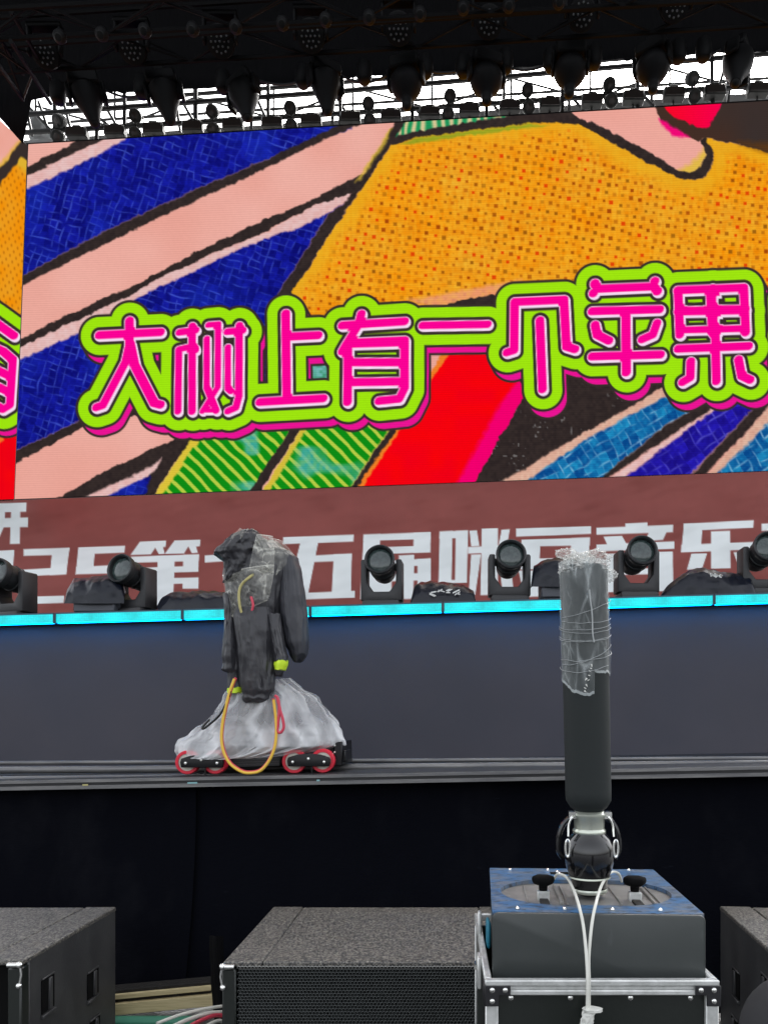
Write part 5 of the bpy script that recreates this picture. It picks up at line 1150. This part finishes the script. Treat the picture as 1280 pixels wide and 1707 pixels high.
def lump(c, rx, rz, seed, amp):
    FOLD.clear()
    def f(s, t):
        a = 2 * math.pi * s; e = math.pi * (t * .96 + .02); x, y, z = math.sin(e) * math.cos(a), math.sin(e) * math.sin(a), math.cos(e)
        h1, f1 = crumple(x * 2.2 + seed, y * 2.2, z * 1.6); h2, f2 = crumple(x * 5, y * 5 + seed, z * 4)
        FOLD.append(f1 * .7 + f2 * .6 + .5 * max(0, nz(x * 3 + seed, y * 3, z * 3)))
        k_ = 1 + amp * 1.5 * (h1 - .4) + amp * .9 * (h2 - .4)
        return Vector((c[0] + LEAN(c[2]) + rx * x * k_, c[1] + rx * .9 * y * k_, c[2] + rz * z * k_))
    return B().grid(f, 110, 60, True)
zt_ = lambda y: MZ + zpx(y)
for (dx, dy, yy, rx, rz, sd_, am) in ((-1, 0, 948, 37, 17, 1, .32), (-31, -.02, 925, 13, 7, 5, .5), (40, -.01, 960, 11, 9, 8, .5), (14, -.02, 932, 24, 10, 12, .4), (-10, -.03, 936, 22, 10, 21, .4)):
    set_fold(obj('film_crumple', lump((wc.x + dx * px, wc.y + dy, zt_(yy)), rx * px, rz * px, sd_, am), M['film_heavy'], wr, smooth=30), FOLD)
# loose strands round the film
tw = thing('string_wrap', 'thin white strands wound loosely round the film on the tube', 'string', (wc.x, wc.y, zt_(1050)))
rs_ = random.Random(5)
for k_ in range(9):
    yc = 1012 + k_ * 11 + rs_.uniform(-9, 9); dy = rs_.uniform(2, 20); ph = rs_.uniform(-.4, .4); a0 = rs_.uniform(2.8, 3.5); a1 = rs_.uniform(5.4, 6.4)
    pts = []
    for i in range(30):
        a = a0 + (a1 - a0) * i / 29; pts.append((wc.x + LEAN(zt_(yc)) + 42.2 * px * math.cos(a), wc.y + 42.2 * px * math.sin(a), zt_(yc - dy * math.cos(a + ph) + 13 * -math.sin(a) + 2 * nz(a * 2, k_))))
    obj('strand', B().tube(pts, .0008, 5), M['strand'], tw)
pts = [(wc.x + LEAN(zt_(y)) + (dx) * px, wc.y - 42.5 * px, zt_(y)) for dx, y in ((0, 990), (1, 1005), (3, 1020), (4, 1040), (4, 1060), (6, 1075))]
obj('strand', B().tube(curve_pts(pts, 5), .0022, 6), M['strand'], tw)
for k_ in range(9):
    y0 = 1112 + k_ * 5.2 + rs_.uniform(-2, 2); c = (wc.x + LEAN(zt_(y0)) + (2 - k_ * 1.7 + rs_.uniform(-2, 2)) * px, wc.y - 41.5 * px, zt_(y0))
    obj('knot', B().tube([Vector(c), Vector(c) + Vector((rs_.uniform(-.006, .006), -.002, rs_.uniform(-.008, .004)))], [rs_.uniform(.0015, .003), .0008], 6), M['white_plastic'], tw)

# white air lines down the front, ending in tape
def P3(x, y, Y): return at(x, y, Y)
cable('left white cable arching out of the machine top and down its front', [P3(922, 1466, 2.42), P3(930, 1457, 2.38), P3(944, 1463, 2.28), P3(955, 1482, 2.14), P3(965, 1512, 2.005), P3(972, 1545, 1.97), P3(977, 1595, 1.935), P3(979, 1640, 1.915), P3(978, 1692, 1.912)], .0043, 'white_cable')
cable('right white cable arching out of the machine top and down its front', [P3(1036, 1470, 2.42), P3(1030, 1456, 2.38), P3(1017, 1455, 2.30), P3(1003, 1474, 2.16), P3(993, 1505, 2.03), P3(986, 1540, 1.975), P3(981, 1595, 1.945), P3(981.5, 1640, 1.925), P3(981, 1692, 1.924)], .0043, 'white_cable')
def tape(s, t):
    a = 2 * math.pi * s; p = at(979 + 1.5 * math.sin(t * 9), 1681 + 46 * t, 1.912); r = .0135 + .005 * ridge(math.cos(a) * 2, math.sin(a) * 2, t * 5) + (.009 if t < .12 else 0)
    return Vector((p.x + r * math.cos(a) + (.012 if t < .1 else 0), p.y + r * .7 * math.sin(a), p.z))
b = B().grid(tape, 24, 24, True); n_ = len(b.v); b.f += [tuple(range(24)), tuple(range(n_ - 24, n_))]
tag(obj('tape_wrap', b, M['white_plastic'], smooth=50), 'lump of white tape binding the two white cables together', 'tape')

# dark rounded post top close to the camera, bottom right
pc = at(1342, 1732, 1.05)
po = thing('barrier_post', 'dark grey rounded post top close by in the bottom right corner', 'barrier post', (pc.x, pc.y, 0))
r_ = 104 / F * 1.05
prof = [(r_ * .96, 0), (r_, .05), (r_, pc.z - .01)] + [(r_ * math.cos(a), pc.z + r_ * math.sin(a)) for a in [math.pi / 2 * k_ / 10 for k_ in range(10)]] + [(.002, pc.z + r_)]
obj('post', B().lathe(prof, 40, Matrix.Translation((pc.x, pc.y, 0))), M['post'], po)
